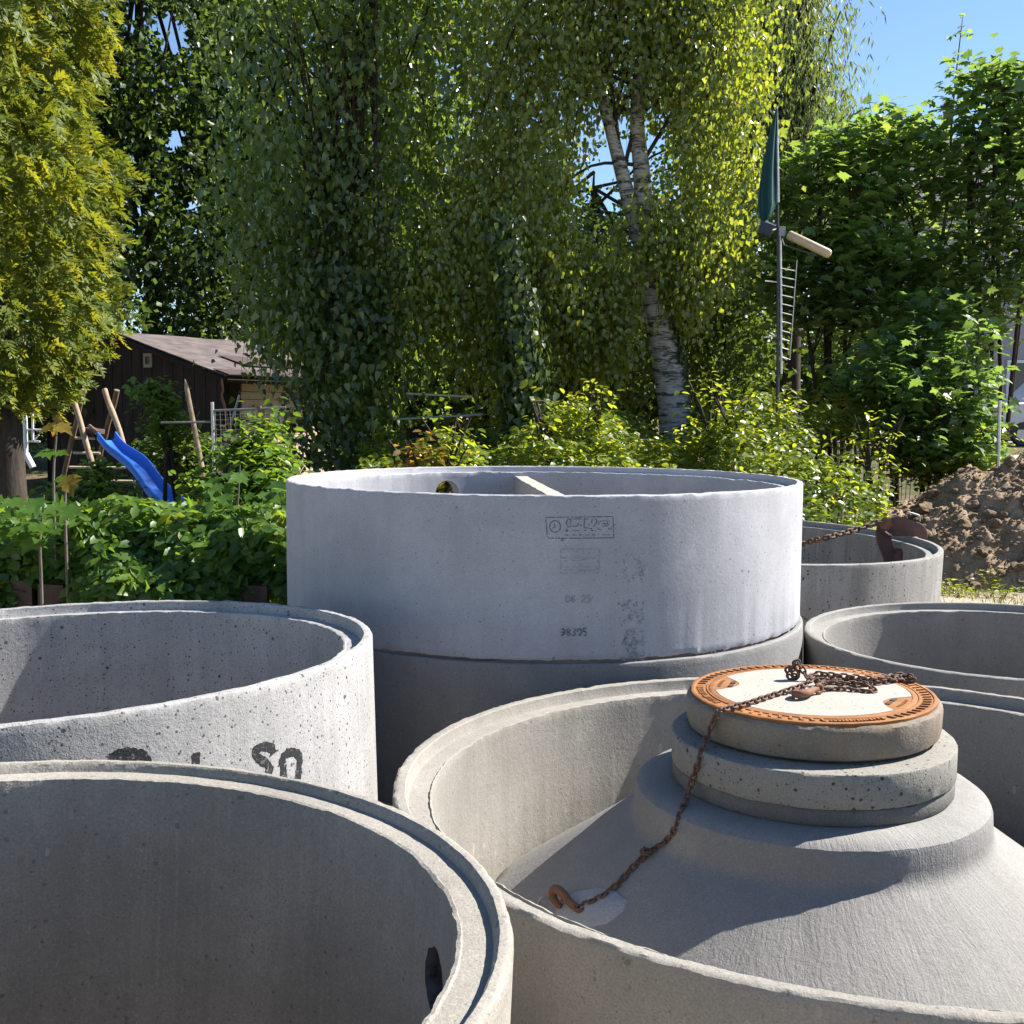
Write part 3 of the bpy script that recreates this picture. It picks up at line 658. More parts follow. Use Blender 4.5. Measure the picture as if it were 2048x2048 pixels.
for k, (q0, q1) in enumerate(((( 735, 1090), (738, 985)),)):
    MB().tube([cp(*q0, -.02), cp(736, 1030, -.02), cp(*q1, -.02), cp(740, 955, -.02)], [.055, .055, .055, .035], 10).build('pressure_pad', M['clamprust'], clamp, True, 40)
MB().tube([cp(596, 712, -.075), cp(596, 712, .06)], .034, 14).build('pivot_pin', M['clamprust'], clamp, True, 40)
MB().tube([cp(596, 712, -.085), cp(596, 712, -.06)], .052, 6).build('pin_nut', M['hookrust'], clamp)
MB().tube(smooth_path([cp(800, 660, .02), cp(798, 615, .02), cp(815, 602, .02), cp(905, 628, .02), cp(922, 645, .02), cp(925, 690, .02)], 4), .007, 7).build('handle', M['wire'], clamp, True, 60)
MB().tube(smooth_path([cp(530, 735, -.06), cp(580, 790, -.06), cp(645, 835, -.05)], 4), .014, 6).build('spring_bar', M['clamprust'], clamp, True, 60)
lk2 = link_mesh('link', .075, .05, .0085, 12, 6)
ch2 = empty('clamp_chain', cp(560, 690), 'rusty chain running taut from the clamp to behind the stamped ring', 'chain')
endp = at(1560, 1108, 8.2)
lay_links(smooth_path([cp(570, 692, -.07), cp(520, 690, -.07), cp(400, 738, -.12), cp(200, 800, -.25), cp(0, 855, -.4), at(1606, 1087, 8.45), endp], 5), lk2, ch2, .047, .2, .3, 9)

# ------------------------------------------------------------------ ground
M['soil'] = None
def ground_mat():
    m, t, out = mat_new('ground_soil_grass'); g = NG(t); co = g.coord()
    n = g.noise(co, .9, 6, .65); n2 = g.noise(co, 9, 5, .6); n3 = g.noise(co, 60, 4, .6)
    c = g.mix(g.mapr(n, .42, .58), (.17, .125, .08), (.06, .075, .025)); c = g.mix(g.mapr(n2, .35, .7, 0, .5), c, (.10, .075, .045))
    sx_ = g.n('SeparateXYZ'); g.L(co, sx_.inputs[0]); sand = g.mix(g.mapr(n2, .3, .7), (.36, .30, .23), (.47, .40, .32)); sand = g.mix(g.mapr(n, .5, .62, 0, .35), sand, (.22, .17, .12))
    c = g.mix(g.mapr(g.math('ADD', sx_.outputs[1], g.math('MULTIPLY', g.math('SUBTRACT', n2, .5), 2.0)), 10.4, 9.6), c, sand)
    g.pbsdf(out, c, .95, .15, g.bump(g.math('ADD', n3, n2), .8, .03)); return m
GM = ground_mat()
xs = np.concatenate([[-400, -150, -70], np.linspace(-40, 40, 81), [70, 150, 400]]); ys = np.concatenate([[-60, -20], np.linspace(-4, 50, 163), [80, 150, 300, 700]])
vs = [(x, y, ground_z(x, y)) for y in ys for x in xs]; nx = len(xs)
fs = [(j * nx + i, j * nx + i + 1, (j + 1) * nx + i + 1, (j + 1) * nx + i) for j in range(len(ys) - 1) for i in range(nx - 1)]
me = bpy.data.meshes.new('ground'); me.from_pydata(vs, [], fs); me.materials.append(GM); smooth_me(me, 80); tag(link('ground', me), kind='structure')
# paved yard far right
M['paving'] = simple('pale_paving', (.34, .29, .24), .9, .2, .15, 2.0, .004)
yd = MB(); 
for i in range(8):
    y0, y1 = 24 + i * 4.5, 24 + (i + 1) * 4.5
    for (a, b) in ((y0, y1),): yd.add([(9.5, a, ground_z(0, a) + .02), (40, a, ground_z(0, a) + .02), (40, b, ground_z(0, b) + .02), (9.5, b, ground_z(0, b) + .02)], [(0, 1, 2, 3)])
tag(yd.build('pavement', M['paving']), kind='structure')
#--PART2--
# ------------------------------------------------------------------ vegetation toolkit
GOLD = rng
def unit(a): return a / (np.linalg.norm(a, axis=-1, keepdims=True) + 1e-9)
KITE = (np.array([(0, 0, 0), (.34, .5, .12), (1, 0, -.12), (.34, -.5, .12)]), [(0, 3, 2), (0, 2, 1)])
OVAL = (np.array([(0, 0, 0), (.25, .42, .09), (.62, .40, .06), (1, 0, -.12), (.62, -.40, .06), (.25, -.42, .09), (.5, 0, -.02)]), [(0, 6, 1), (1, 6, 2), (2, 6, 3), (3, 6, 4), (4, 6, 5), (5, 6, 0)])
HEART = (np.array([(0, 0, 0), (-.06, .26, .05), (.14, .47, .10), (.45, .44, .09), (.75, .22, .02), (1.02, 0, -.10), (.75, -.22, .02), (.45, -.44, .09), (.14, -.47, .10), (-.06, -.26, .05), (.5, 0, -.01)]),
         [(0, 10, 1), (1, 10, 2), (2, 10, 3), (3, 10, 4), (4, 10, 5), (5, 10, 6), (6, 10, 7), (7, 10, 8), (8, 10, 9), (9, 10, 0)])
MAPLE = (np.array([(0, 0, 0), (-.02, .34, .03), (.18, .30, .04), (.32, .66, -.04), (.44, .34, .05), (.62, .40, .02), (.70, .18, .05), (1.05, 0, -.10), (.70, -.18, .05), (.62, -.40, .02), (.44, -.34, .05), (.32, -.66, -.04), (.18, -.30, .04), (-.02, -.34, .03), (.36, 0, -.03)]),
         [(k, 14, k + 1) for k in range(13)] + [(13, 14, 0)])
IVY = (np.array([(0, 0, 0), (.05, .40, .03), (.42, .34, .03), (1, 0, -.08), (.42, -.34, .03), (.05, -.40, .03), (.35, 0, -.02)]), [(0, 6, 1), (1, 6, 2), (2, 6, 3), (3, 6, 4), (4, 6, 5), (5, 6, 0)])
def leaf_frames(D, N):
    D = unit(D); Sd = unit(np.cross(N, D)); N2 = np.cross(D, Sd); return D, Sd, N2
def leaf_mesh(name, P, D, N, L, W, shape, mat, tone, parent=None, kind=None):
    """one mesh of many leaves: bases P, directions D, normals N, lengths L, widths W"""
    tv, tf = shape; n, k = len(P), len(tv); D, Sd, N2 = leaf_frames(D, N)
    L = np.broadcast_to(L, (n,)); W = np.broadcast_to(W, (n,))
    V = P[:, None, :] + D[:, None, :] * (tv[None, :, 0] * L[:, None])[..., None] + Sd[:, None, :] * (tv[None, :, 1] * W[:, None])[..., None] + N2[:, None, :] * (tv[None, :, 2] * W[:, None])[..., None]
    V = V.reshape(-1, 3)
    if parent is not None:
        inv = np.array(parent_world(parent).inverted()); V = V @ inv[:3, :3].T + inv[:3, 3]
    F = (np.array(tf)[None] + (np.arange(n) * k)[:, None, None]).reshape(-1, 3)
    me = bpy.data.meshes.new(name); me.vertices.add(len(V)); me.vertices.foreach_set('co', V.astype(np.float32).ravel())
    me.loops.add(F.size); me.loops.foreach_set('vertex_index', F.astype(np.int32).ravel())
    me.polygons.add(len(F)); me.polygons.foreach_set('loop_start', np.arange(0, F.size, 3, dtype=np.int32)); me.polygons.foreach_set('loop_total', np.full(len(F), 3, np.int32))
    me.polygons.foreach_set('use_smooth', np.ones(len(F), bool))
    me.update(calc_edges=True)
    a = me.attributes.new('tone', 'FLOAT', 'POINT'); a.data.foreach_set('value', np.repeat(tone, k).astype(np.float32))
    me.materials.append(mat); o = link(name, me, parent)
    if kind: o['kind'] = kind
    return o
_leafcache = {}
def leaf_objects(parent, P, D, N, L, W, shape, key, mat, tone, name='leaf'):
    """single leaves as objects of their own that share mesh data"""
    D, Sd, N2 = leaf_frames(D, N); inv = parent_world(parent).inverted()
    for i in range(len(P)):
        q = min(4, max(0, int(tone[i] * 5))); kk = (key, mat.name, q)
        if kk not in _leafcache:
            me = bpy.data.meshes.new(name); me.from_pydata([tuple(v) for v in shape[0]], [], shape[1]); me.materials.append(mat)
            me.polygons.foreach_set('use_smooth', [True] * len(me.polygons)); a = me.attributes.new('tone', 'FLOAT', 'POINT'); a.data.foreach_set('value', [(q + .5) / 5] * len(shape[0])); _leafcache[kk] = me
        m = Matrix((D[i] * L[i], Sd[i] * W[i], N2[i] * W[i])).transposed().to_4x4(); m.translation = Vector(P[i])
        o = bpy.data.objects.new(name, _leafcache[kk]); COL.objects.link(o); o.parent = parent; o.matrix_basis = inv @ m
def blob(px, py, Y, rx, ry, rd):
    c = at(px, py, Y); return (np.array(c), np.array((rx * Y / F_PX, rd, ry * Y / F_PX)))
def in_blobs(blobs, n, shell=.55, r=None):
    r = r or rng; wts = np.array([np.prod(b[1]) ** (2 / 3) for b in blobs]); idx = r.choice(len(blobs), n, p=wts / wts.sum())
    C = np.array([b[0] for b in blobs])[idx]; RR = np.array([b[1] for b in blobs])[idx]
    u = unit(r.normal(size=(n, 3))); rad = shell + (1 - shell) * r.random(n) ** .7
    return C + u * RR * rad[:, None], u
def clumps(C, per, sig, r=None):
    r = r or rng; n = len(C) * per; P = np.repeat(C, per, 0) + r.normal(size=(n, 3)) * sig; return P
def orient(n, mode, out=None, r=None):
    r = r or rng; a = r.random(n) * 2 * math.pi; h = np.stack([np.cos(a), np.sin(a), np.zeros(n)], 1)
    if mode == 'hang':
        D = unit(np.array([0, 0, -1.0]) + h * r.uniform(.1, .9, n)[:, None]); N = unit(h[:, [1, 0, 2]] * np.array([-1, 1, 1]) + r.normal(size=(n, 3)) * .5)
    elif mode == 'flat':
        D = unit(h + np.array([0, 0, -1.0]) * r.uniform(-.1, .7, n)[:, None]); N = unit(np.array([0, 0, 1.0]) + r.normal(size=(n, 3)) * .38)
    elif mode == 'ivy':
        D = unit(np.array([0, 0, -1.0]) + h * .45); N = unit(out + r.normal(size=(n, 3)) * .35 + np.array([0, 0, .25]))
    else:
        D = unit(r.normal(size=(n, 3)) + np.array([0, 0, -.3])); N = unit(r.normal(size=(n, 3)) + np.array([0, 0, .5]))
    return D, N
def crown(name, parent, blobs, ncl, per, sig, L, W, mode, shape, mat, shell=.55, tone=(.1, .9), gaps=(), zmin=None, flat=1.0, name_kind='stuff', singles=0):
    C, u = in_blobs(blobs, ncl, shell)
    ct = rng.random(len(C)); P = clumps(C, per, np.array([sig, sig, sig * flat]))
    keep = np.ones(len(P), bool)
    for (gx, gy, gr) in gaps:      # openings in the crown where light comes through
        rel = P - np.array((0, 0, EYE)); dep = rel[:, 1] * cP - rel[:, 2] * sP; down = -(rel[:, 1] * sP + rel[:, 2] * cP)
        keep &= np.hypot(1024 + F_PX * rel[:, 0] / dep - gx, 1024 + F_PX * down / dep - gy) > gr * rng.uniform(.55, 1.25, len(P))
    if zmin is not None: keep &= P[:, 2] > zmin
    t = np.clip(np.repeat(ct, per) * .55 + rng.random(len(P)) * .45, 0, 1) * (tone[1] - tone[0]) + tone[0]
    P, t = P[keep], t[keep]; n = len(P); D, N = orient(n, mode)
    s = rng.uniform(.7, 1.25, n)
    if singles:
        key = P[:, 1] + .6 * np.abs(P[:, 0]) * 0; o_ = np.argsort(key - s * .5)[:singles]; msk = np.zeros(n, bool); msk[o_] = True
        leaf_objects(parent, P[msk], D[msk], N[msk], (L * s)[msk], (W * s)[msk], shape, id(shape), mat, t[msk])
        P, D, N, s, t = P[~msk], D[~msk], N[~msk], s[~msk], t[~msk]
    return leaf_mesh(name, P, D, N, L * s, W * s, shape, mat, t, parent, name_kind)
def bark_tube(name, pts, rads, mat, parent, n=12, k=5):
    mb = MB(); P_ = smooth_path(pts, k); mb.tube(P_, list(np.interp(np.linspace(0, 1, len(P_)), np.linspace(0, 1, len(rads)), rads)), n)
    return mb.build(name, mat, parent, True, 75)
def branches(parent, mat, start_pts, blobs, n, r0=.03, name='branches', seed=1, sag=.2):
    rr = np.random.default_rng(seed); mb = MB(); E, _ = in_blobs(blobs, n, .3, rr)
    for e in E:
        s = start_pts[rr.integers(len(start_pts))]; s = Vector(s); e = Vector(e); mid = s.lerp(e, .5) + Vector((0, 0, sag * (e - s).length * rr.uniform(-.2, .8)))
        mb.tube(smooth_path([s, mid, e], 4), list(np.linspace(r0, r0 * .2, 9)), 5, False)
    return mb.build(name, mat, parent, True, 80)

M['leaf_dark'] = leafmat('leaf_dark_wood', (.030, .060, .016), (.055, .100, .024), (.095, .145, .03), .5, 2.0, .45, .5)
M['leaf_mid'] = leafmat('leaf_mid_green', (.044, .088, .020), (.080, .138, .028), (.14, .195, .034), .5, 2.2, .32, .9)
M['leaf_birch'] = leafmat('leaf_birch', (.066, .115, .020), (.118, .172, .026), (.17, .21, .032), .52, 2.4, .30, .9)
M['leaf_maple'] = leafmat('leaf_maple', (.052, .115, .042), (.088, .160, .052), (.135, .195, .052), .52, 2.3, .32, .9)
M['leaf_bright'] = leafmat('leaf_bright_undergrowth', (.062, .118, .014), (.115, .175, .018), (.17, .215, .024), .52, 2.4, .40, .6)
M['leaf_hedge'] = leafmat('leaf_hedge', (.042, .102, .016), (.078, .152, .022), (.13, .195, .028), .46, 2.2, .42, .55)
M['leaf_ivy'] = leafmat('leaf_ivy', (.032, .064, .020), (.056, .098, .026), (.09, .14, .036), .40, 1.8, .36, .55)
M['leaf_thuja'] = leafmat('thuja_spray', (.034, .062, .013), (.088, .126, .020), (.175, .20, .026), .42, 2.0, .55, .25)
M['leaf_willow'] = leafmat('leaf_grey_green', (.06, .10, .045), (.10, .155, .07), (.17, .21, .10), .48, 1.8, .45, .5)
M['leaf_autumn'] = leafmat('leaf_reddish_young', (.10, .07, .012), (.17, .13, .02), (.24, .16, .03), .5, 1.6, .4, .4)
M['leaf_grass'] = leafmat('grass_blade', (.04, .06, .012), (.08, .11, .018), (.13, .15, .03), .45, 1.7, .5, .3)
M['bark'] = simple('brown_bark', (.038, .029, .023), .9, .2, .45, 18, .012, stretch=(1, 1, .25), bs=50)
M['bark_grey'] = simple('grey_bark', (.13, .11, .09), .9, .2, .4, 14, .01, stretch=(1, 1, .3), bs=50)
def birch_bark():
    m, t, out = mat_new('white_birch_bark'); g = NG(t); co = g.coord()
    n1 = g.noise(g.mapping(co, (3, 3, 14)), 1.2, 5, .7); n2 = g.noise(g.mapping(co, (4, 4, 4)), 1.0, 4, .7); n3 = g.noise(g.mapping(co, (8, 8, 60)), 1.0, 3, .6)
    c = g.mix(g.mapr(n2, .3, .7), (.27, .255, .24), (.42, .41, .39)); c = g.mix(g.mapr(n3, .52, .62, 0, .75), c, (.10, .085, .075)); c = g.mix(g.mapr(n1, .50, .57), c, (.05, .045, .04))
    g.pbsdf(out, c, .75, .3, g.bump(n1, .7, .015)); return m
M['birch'] = birch_bark()

# ------------------------------------------------------------------ golden thuja, left
TX, TY = at(-70, 900, 8.8).x, 8.8
th = empty('thuja_tree', (TX, TY, 0), 'golden yellow green conifer with drooping sprays at the left picture edge', 'tree')
bark_tube('trunk', [(TX + .38, TY - .1, -.1), (TX + .36, TY - .05, 1.2), (TX + .26, TY + .05, 2.6), (TX + .1, TY, 6), (TX, TY, 9)], [.16, .12, .08, .05, .02], M['bark'], th)
def thuja_sprays():
    n = 11500; z = 1.62 + 6.6 * rng.random(n) ** 1.0; a = rng.random(n) * 2 * math.pi
    lump = np.array([mnoise.noise(Vector((math.cos(q) * 2.2, math.sin(q) * 2.2, zz * 1.1))) + .6 * mnoise.noise(Vector((math.cos(q) * 5, math.sin(q) * 5, zz * 2.8))) for q, zz in zip(a, z)])
    rad = 1.12 * np.interp(z, [1.6, 2.1, 2.5, 3.1, 4.2, 5.2, 9], [.55, .78, .88, 1.0, 1.0, 1.04, .95]) * (1 - np.clip((z - 6.5) / 4.5, 0, 1) ** 1.5) * (1 + .24 * lump) * np.where(lump < -.22, rng.uniform(.3, .75, n), rng.uniform(.62, 1.0, n) ** .6)
    C = np.stack([TX + rad * np.cos(a), TY + rad * np.sin(a), z], 1); outv = np.stack([np.cos(a), np.sin(a), np.zeros(n)], 1)
    k = 11; ax = unit(outv * rng.uniform(.35, .9, (n, 1)) + np.array([0, 0, -1.0]) * rng.uniform(-.15, .75, (n, 1)) + rng.normal(size=(n, 3)) * .25)
    sd = unit(np.cross(ax, outv + rng.normal(size=(n, 3)) * .6)); ln = rng.uniform(.10, .17, n)
    t = np.tile(np.linspace(0, 1, k), n); side = np.tile(np.where(np.arange(k) % 2 == 0, 1, -1), n)
    A = np.repeat(ax, k, 0); Sd = np.repeat(sd, k, 0); P = np.repeat(C, k, 0) + A * (t * np.repeat(ln, k))[:, None] - np.array([0, 0, 1]) * (t ** 2 * .03)[:, None]
    D = unit(A + Sd * (side * .75)[:, None] + rng.normal(size=P.shape) * .15); N = unit(np.cross(A, Sd) + rng.normal(size=P.shape) * .25)
    tone = np.clip(np.repeat(.25 + .5 * rng.random(n), k) + t * .25, 0, 1); LL = .070 * (1.15 - .5 * t) * rng.uniform(.8, 1.3, len(P))
    leaf_mesh('foliage', P, D, N, LL, LL * .42, KITE, M['leaf_thuja'], tone, th, 'stuff')
thuja_sprays()

# ------------------------------------------------------------------ trees behind
def bgtree(px, Y, label, blobs, ncl, per, sig, L, mat, trunk=.16, gaps=(), top=None, bark='bark', mode='rand', shape=KITE, nb=26, tone=(.1, .9), shell=.45):
    b = at(px, 838, Y); gz = ground_z(b.x, Y); t = empty('broadleaf_tree', (b.x, Y, gz), label, 'tree', 'broadleaf trees behind the garden')
    zt = max(bb[0][2] for bb in blobs)
    P_ = [(b.x, Y, gz - .2), (b.x + .1, Y, gz + (zt - gz) * .35), (b.x - .05, Y, zt * .75), (b.x + .05, Y, zt + .5)]
    bark_tube('trunk', P_, [trunk, trunk * .75, trunk * .5, trunk * .12], M[bark], t)
    branches(t, M[bark], smooth_path(P_, 4)[4:], blobs, nb, trunk * .28, seed=int(px) + 5000)
    crown('crown', t, blobs, ncl, per, sig, L, L * .72, mode, shape, mat, shell, tone, gaps)
    return t
GAPS = [(330, 62, 40), (352, 85, 32), (268, 25, 26), (350, 278, 26), (345, 290, 20), (258, 62, 15), (290, 300, 15), (265, 320, 14), (310, 395, 12), (385, 415, 14), (210, 25, 16), (275, 420, 13)]
bgtree(300, 28, 'dark broadleaf tree behind the shed with small sky gaps high in its crown', [blob(270, 120, 28, 230, 230, 2.6), blob(330, 430, 28, 240, 220, 2.6), blob(150, 300, 28, 200, 330, 2.5), blob(300, -200, 28, 240, 200, 2.6)], 1500, 22, .46, .185, M['leaf_dark'], .24, GAPS, tone=(0, .62))
bgtree(560, 31, 'dark broadleaf tree between the shed and the ivy clad tree', [blob(500, 150, 31, 180, 260, 2.6), blob(560, 470, 31, 230, 260, 2.8), blob(480, -150, 31, 240, 200, 2.6)], 1300, 22, .46, .185, M['leaf_dark'], .22, GAPS, tone=(0, .62))
bgtree(-120, 23, 'dark broadleaf tree behind the golden conifer', [blob(-60, 350, 23, 240, 420, 2.6), blob(60, 640, 23, 200, 200, 2.4), blob(-40, -60, 23, 230, 260, 2.5)], 1100, 17, .36, .18, M['leaf_dark'], .2, GAPS, tone=(0, .62))
bgtree(860, 32, 'dark broadleaf tree in deep shade behind the hanging birch', [blob(820, 200, 32, 210, 330, 2.8), blob(900, 560, 32, 250, 280, 2.8), blob(760, 640, 32, 240, 220, 2.6), blob(1000, -100, 32, 200, 200, 2.6)], 1500, 22, .46, .185, M['leaf_dark'], .24, [(905, 250, 9), (895, 280, 8)])
bgtree(1180, 33, 'dark broadleaf tree behind the white birch trunk', [blob(1120, 560, 33, 220, 260, 2.8), blob(1260, 640, 33, 200, 220, 2.6), blob(1380, 380, 33, 100, 300, 2.2)], 1000, 22, .46, .185, M['leaf_dark'], .2, [(1200, 340, 40), (1215, 400, 30), (1310, 280, 24), (1255, 240, 20)])
# hedge-like dark shrubs low down, behind fence and pole
def shrub(px, Y, label, blobs, ncl, per, sig, L, W, mat, mode='flat', shape=KITE, name='leafy_shrub', stems=5, tone=(.1, .9), shell=.4, bark='bark', flat=.7, gaps=(), group=None, singles=0, cat='shrub'):
    b = at(px, 838, Y); gz = ground_z(b.x, Y); t = empty(name, (b.x, Y, gz), label, cat, group)
    mb = MB(); rr = np.random.default_rng(int(px + Y * 10) + 9000); E, _ = in_blobs(blobs, stems * 4, .25, rr)
    st = []
    for i in range(stems):
        s = Vector((b.x + rr.uniform(-.25, .25), Y + rr.uniform(-.2, .2), gz - .1)); c = Vector(blobs[i % len(blobs)][0]); e = c + Vector((rr.uniform(-.3, .3), rr.uniform(-.3, .3), blobs[i % len(blobs)][1][2] * .8))
        pth = smooth_path([s, s.lerp(c, .55) + Vector((0, 0, .15)), c, e], 4); mb.tube(pth, list(np.linspace(.035, .008, len(pth))), 6, False); st += pth[5:]
    for e in E:
        s = st[rr.integers(len(st))]; e = Vector(e); mb.tube([s, s.lerp(e, .5) + Vector((0, 0, .06)), e], [.014, .009, .004], 4, False)
    mb.build('stems', M[bark], t, True, 80)
    crown('foliage', t, blobs, ncl, per, sig, L, W, mode, shape, mat, shell, tone, gaps, flat=flat, singles=singles)
    return t
shrub(1470, 16.5, 'shaded dark shrub behind the mast at the foot of the birch', [blob(1450, 690, 16.5, 110, 130, 1.0), blob(1400, 600, 17, 90, 110, 1.0), blob(1500, 560, 17.5, 100, 120, 1.0)], 420, 16, .2, .11, .075, M['leaf_dark'], 'rand')
shrub(1140, 15.5, 'shaded dark shrub between the two birch trunks', [blob(1130, 740, 15.5, 130, 90, .9), blob(1240, 720, 16, 80, 120, .9), blob(1180, 620, 16.5, 130, 120, .9)], 420, 16, .2, .11, .075, M['leaf_dark'], 'rand')

bl = 'dark shrubs along the far side of the garden'
for (px, Y, top, wpx, lab) in ((-20, 26, 660, 120, 'far dark shrub behind the conifer trunk'), (150, 27, 640, 130, 'far dark shrub left of the shed'), (400, 27.5, 540, 120, 'tall far dark shrub straight above the shed roof'), (560, 27, 640, 160, 'far dark shrub right of the shed roof'), (790, 24, 640, 150, 'far dark shrub behind the board fence'), (960, 25, 640, 140, 'far dark shrub between the ivy trunks'), (1150, 26, 640, 150, 'far dark shrub left behind the birch trunk'), (1350, 26, 620, 150, 'far dark shrub right behind the birch trunk'), (1540, 24, 600, 140, 'far dark shrub behind the ladder of the mast'), (1700, 23, 640, 130, 'far dark shrub behind the maple saplings')):
    hh_ = (880 - top) / 2
    shrub(px, Y, lab, [blob(px, top + hh_ * .9, Y, wpx, hh_, 1.0), blob(px + wpx * .5, top + hh_ * 1.3, Y + .6, wpx * .8, hh_ * .8, .9)], 420, 12, .34, .17, .12, M['leaf_dark'], 'rand', KITE, group=bl)
# tall grey-green tree against the sky
t = empty('willow_tree', (at(1590, 838, 19).x, 19, 0), 'tall feathery grey green tree standing against the blue sky', 'tree')
bx = at(1590, 838, 19).x
bark_tube('trunk', [(bx, 19, -.2), (bx - .1, 19, 3), (bx + .1, 19, 6), (bx, 19, 10.5)], [.2, .16, .1, .03], M['bark'], t)
wb = [blob(1585, 60, 19, 115, 150, 1.3), blob(1620, 250, 19, 85, 120, 1.1), blob(1560, 330, 19.5, 110, 170, 1.3), blob(1560, -120, 19, 120, 150, 1.4), blob(1500, 160, 19.5, 90, 150, 1.2)]
branches(t, M['bark'], [(bx, 19, z) for z in np.linspace(3, 9, 12)], wb, 40, .05, seed=77)
crown('crown', t, wb, 1500, 13, .24, .15, .030, 'hang', KITE, M['leaf_willow'], .5, (.1, .9))
crown('inner_crown', t, [blob(1520, 170, 20, 90, 160, .8), blob(1560, 320, 20, 90, 130, .8), blob(1545, 30, 20, 80, 120, .8)], 500, 14, .28, .12, .08, 'rand', KITE, M['leaf_dark'], .3, (.1, .8))

# maple saplings, right
mg = 'maple saplings along the yard edge'
shrub(1650, 15.0, 'maple sapling just right of the mast with a broad low crown', [blob(1640, 430, 15, 130, 150, .6), blob(1700, 330, 15.3, 120, 110, .55), blob(1600, 560, 14.8, 110, 120, .5), blob(1730, 560, 14.6, 120, 130, .55)], 400, 8, .20, .15, .135, M['leaf_maple'], 'flat', MAPLE, 'maple_sapling', 6, flat=.45, group=mg)
shrub(1790, 16.0, 'maple sapling below the blue sky gap, in front of the house', [blob(1790, 330, 16, 95, 110, .55), blob(1830, 480, 15.6, 130, 120, .55), blob(1760, 640, 15.0, 140, 130, .55), blob(1780, 270, 16, 60, 50, .5)], 300, 8, .20, .15, .135, M['leaf_maple'], 'flat', MAPLE, 'maple_sapling', 6, flat=.45, group=mg)
shrub(1980, 15.0, 'maple sapling at the right picture edge rising above the roof', [blob(1990, 210, 15, 85, 95, .5), blob(1940, 330, 15, 120, 110, .55), blob(2060, 400, 14.6, 130, 160, .6), blob(1960, 560, 14.6, 120, 130, .55), blob(2090, 230, 15, 110, 140, .5)], 480, 8, .20, .15, .135, M['leaf_maple'], 'flat', MAPLE, 'maple_sapling', 7, flat=.45, group=mg)
shrub(1900, 13.8, 'low maple bush in shade in front of the parked van', [blob(1880, 690, 13.8, 110, 100, .7), blob(1800, 770, 13.4, 120, 90, .7), blob(1930, 810, 13.4, 50, 80, .5), blob(1860, 880, 13.2, 90, 60, .5), blob(1945, 910, 13.2, 40, 40, .4)], 330, 9, .17, .135, .12, M['leaf_maple'], 'flat', MAPLE, 'maple_sapling', 5, flat=.45, group=mg, tone=(0, .6))
shrub(1885, 13.4, 'bright low bush at the left end of the soil heap crest', [blob(1880, 925, 13.4, 60, 55, .4), blob(1840, 900, 13.2, 60, 60, .4)], 170, 11, .12, .09, .055, M['leaf_bright'], 'flat', OVAL, stems=6, group='low bushes behind the soil heap')
shrub(1960, 13.9, 'bright low bush against the grey metal post', [blob(1955, 905, 13.9, 40, 55, .35), blob(1925, 925, 13.6, 40, 45, .35)], 120, 11, .12, .09, .055, M['leaf_bright'], 'flat', OVAL, stems=5, group='low bushes behind the soil heap')
# the bare leader shooting up above the roof
ld = empty('maple_leader', at(1895, 560, 15.4), 'slender tall maple shoot rising alone into the blue sky', 'sapling')
lp_ = [at(1870, 560, 15.4), at(1895, 400, 15.4), at(1903, 250, 15.4), at(1912, 150, 15.4), at(1926, 30, 15.4)]
bark_tube('stem', lp_, [.03, .022, .016, .011, .004], M['bark_grey'], ld, 7)
pp, dd = [], []
for (x, y) in ((1926, 32), (1920, 58), (1932, 62), (1905, 72), (1940, 72), (1918, 100), (1908, 118), (1925, 112), (1900, 135), (1922, 140), (1893, 150), (1905, 175), (1890, 180), (1918, 170), (1895, 200), (1912, 205), (1880, 215), (1888, 235)):
    for q in range(4): pp.append(at(x + rng.uniform(-7, 7), y + rng.uniform(-5, 5), 15.4 + rng.uniform(-.08, .08)))
D_, N_ = orient(len(pp), 'flat'); nL = len(pp)
leaf_mesh('foliage', np.array(pp), D_, N_, .085 * rng.uniform(.7, 1.2, nL), .07, MAPLE, M['leaf_maple'], rng.random(nL), ld, 'stuff')

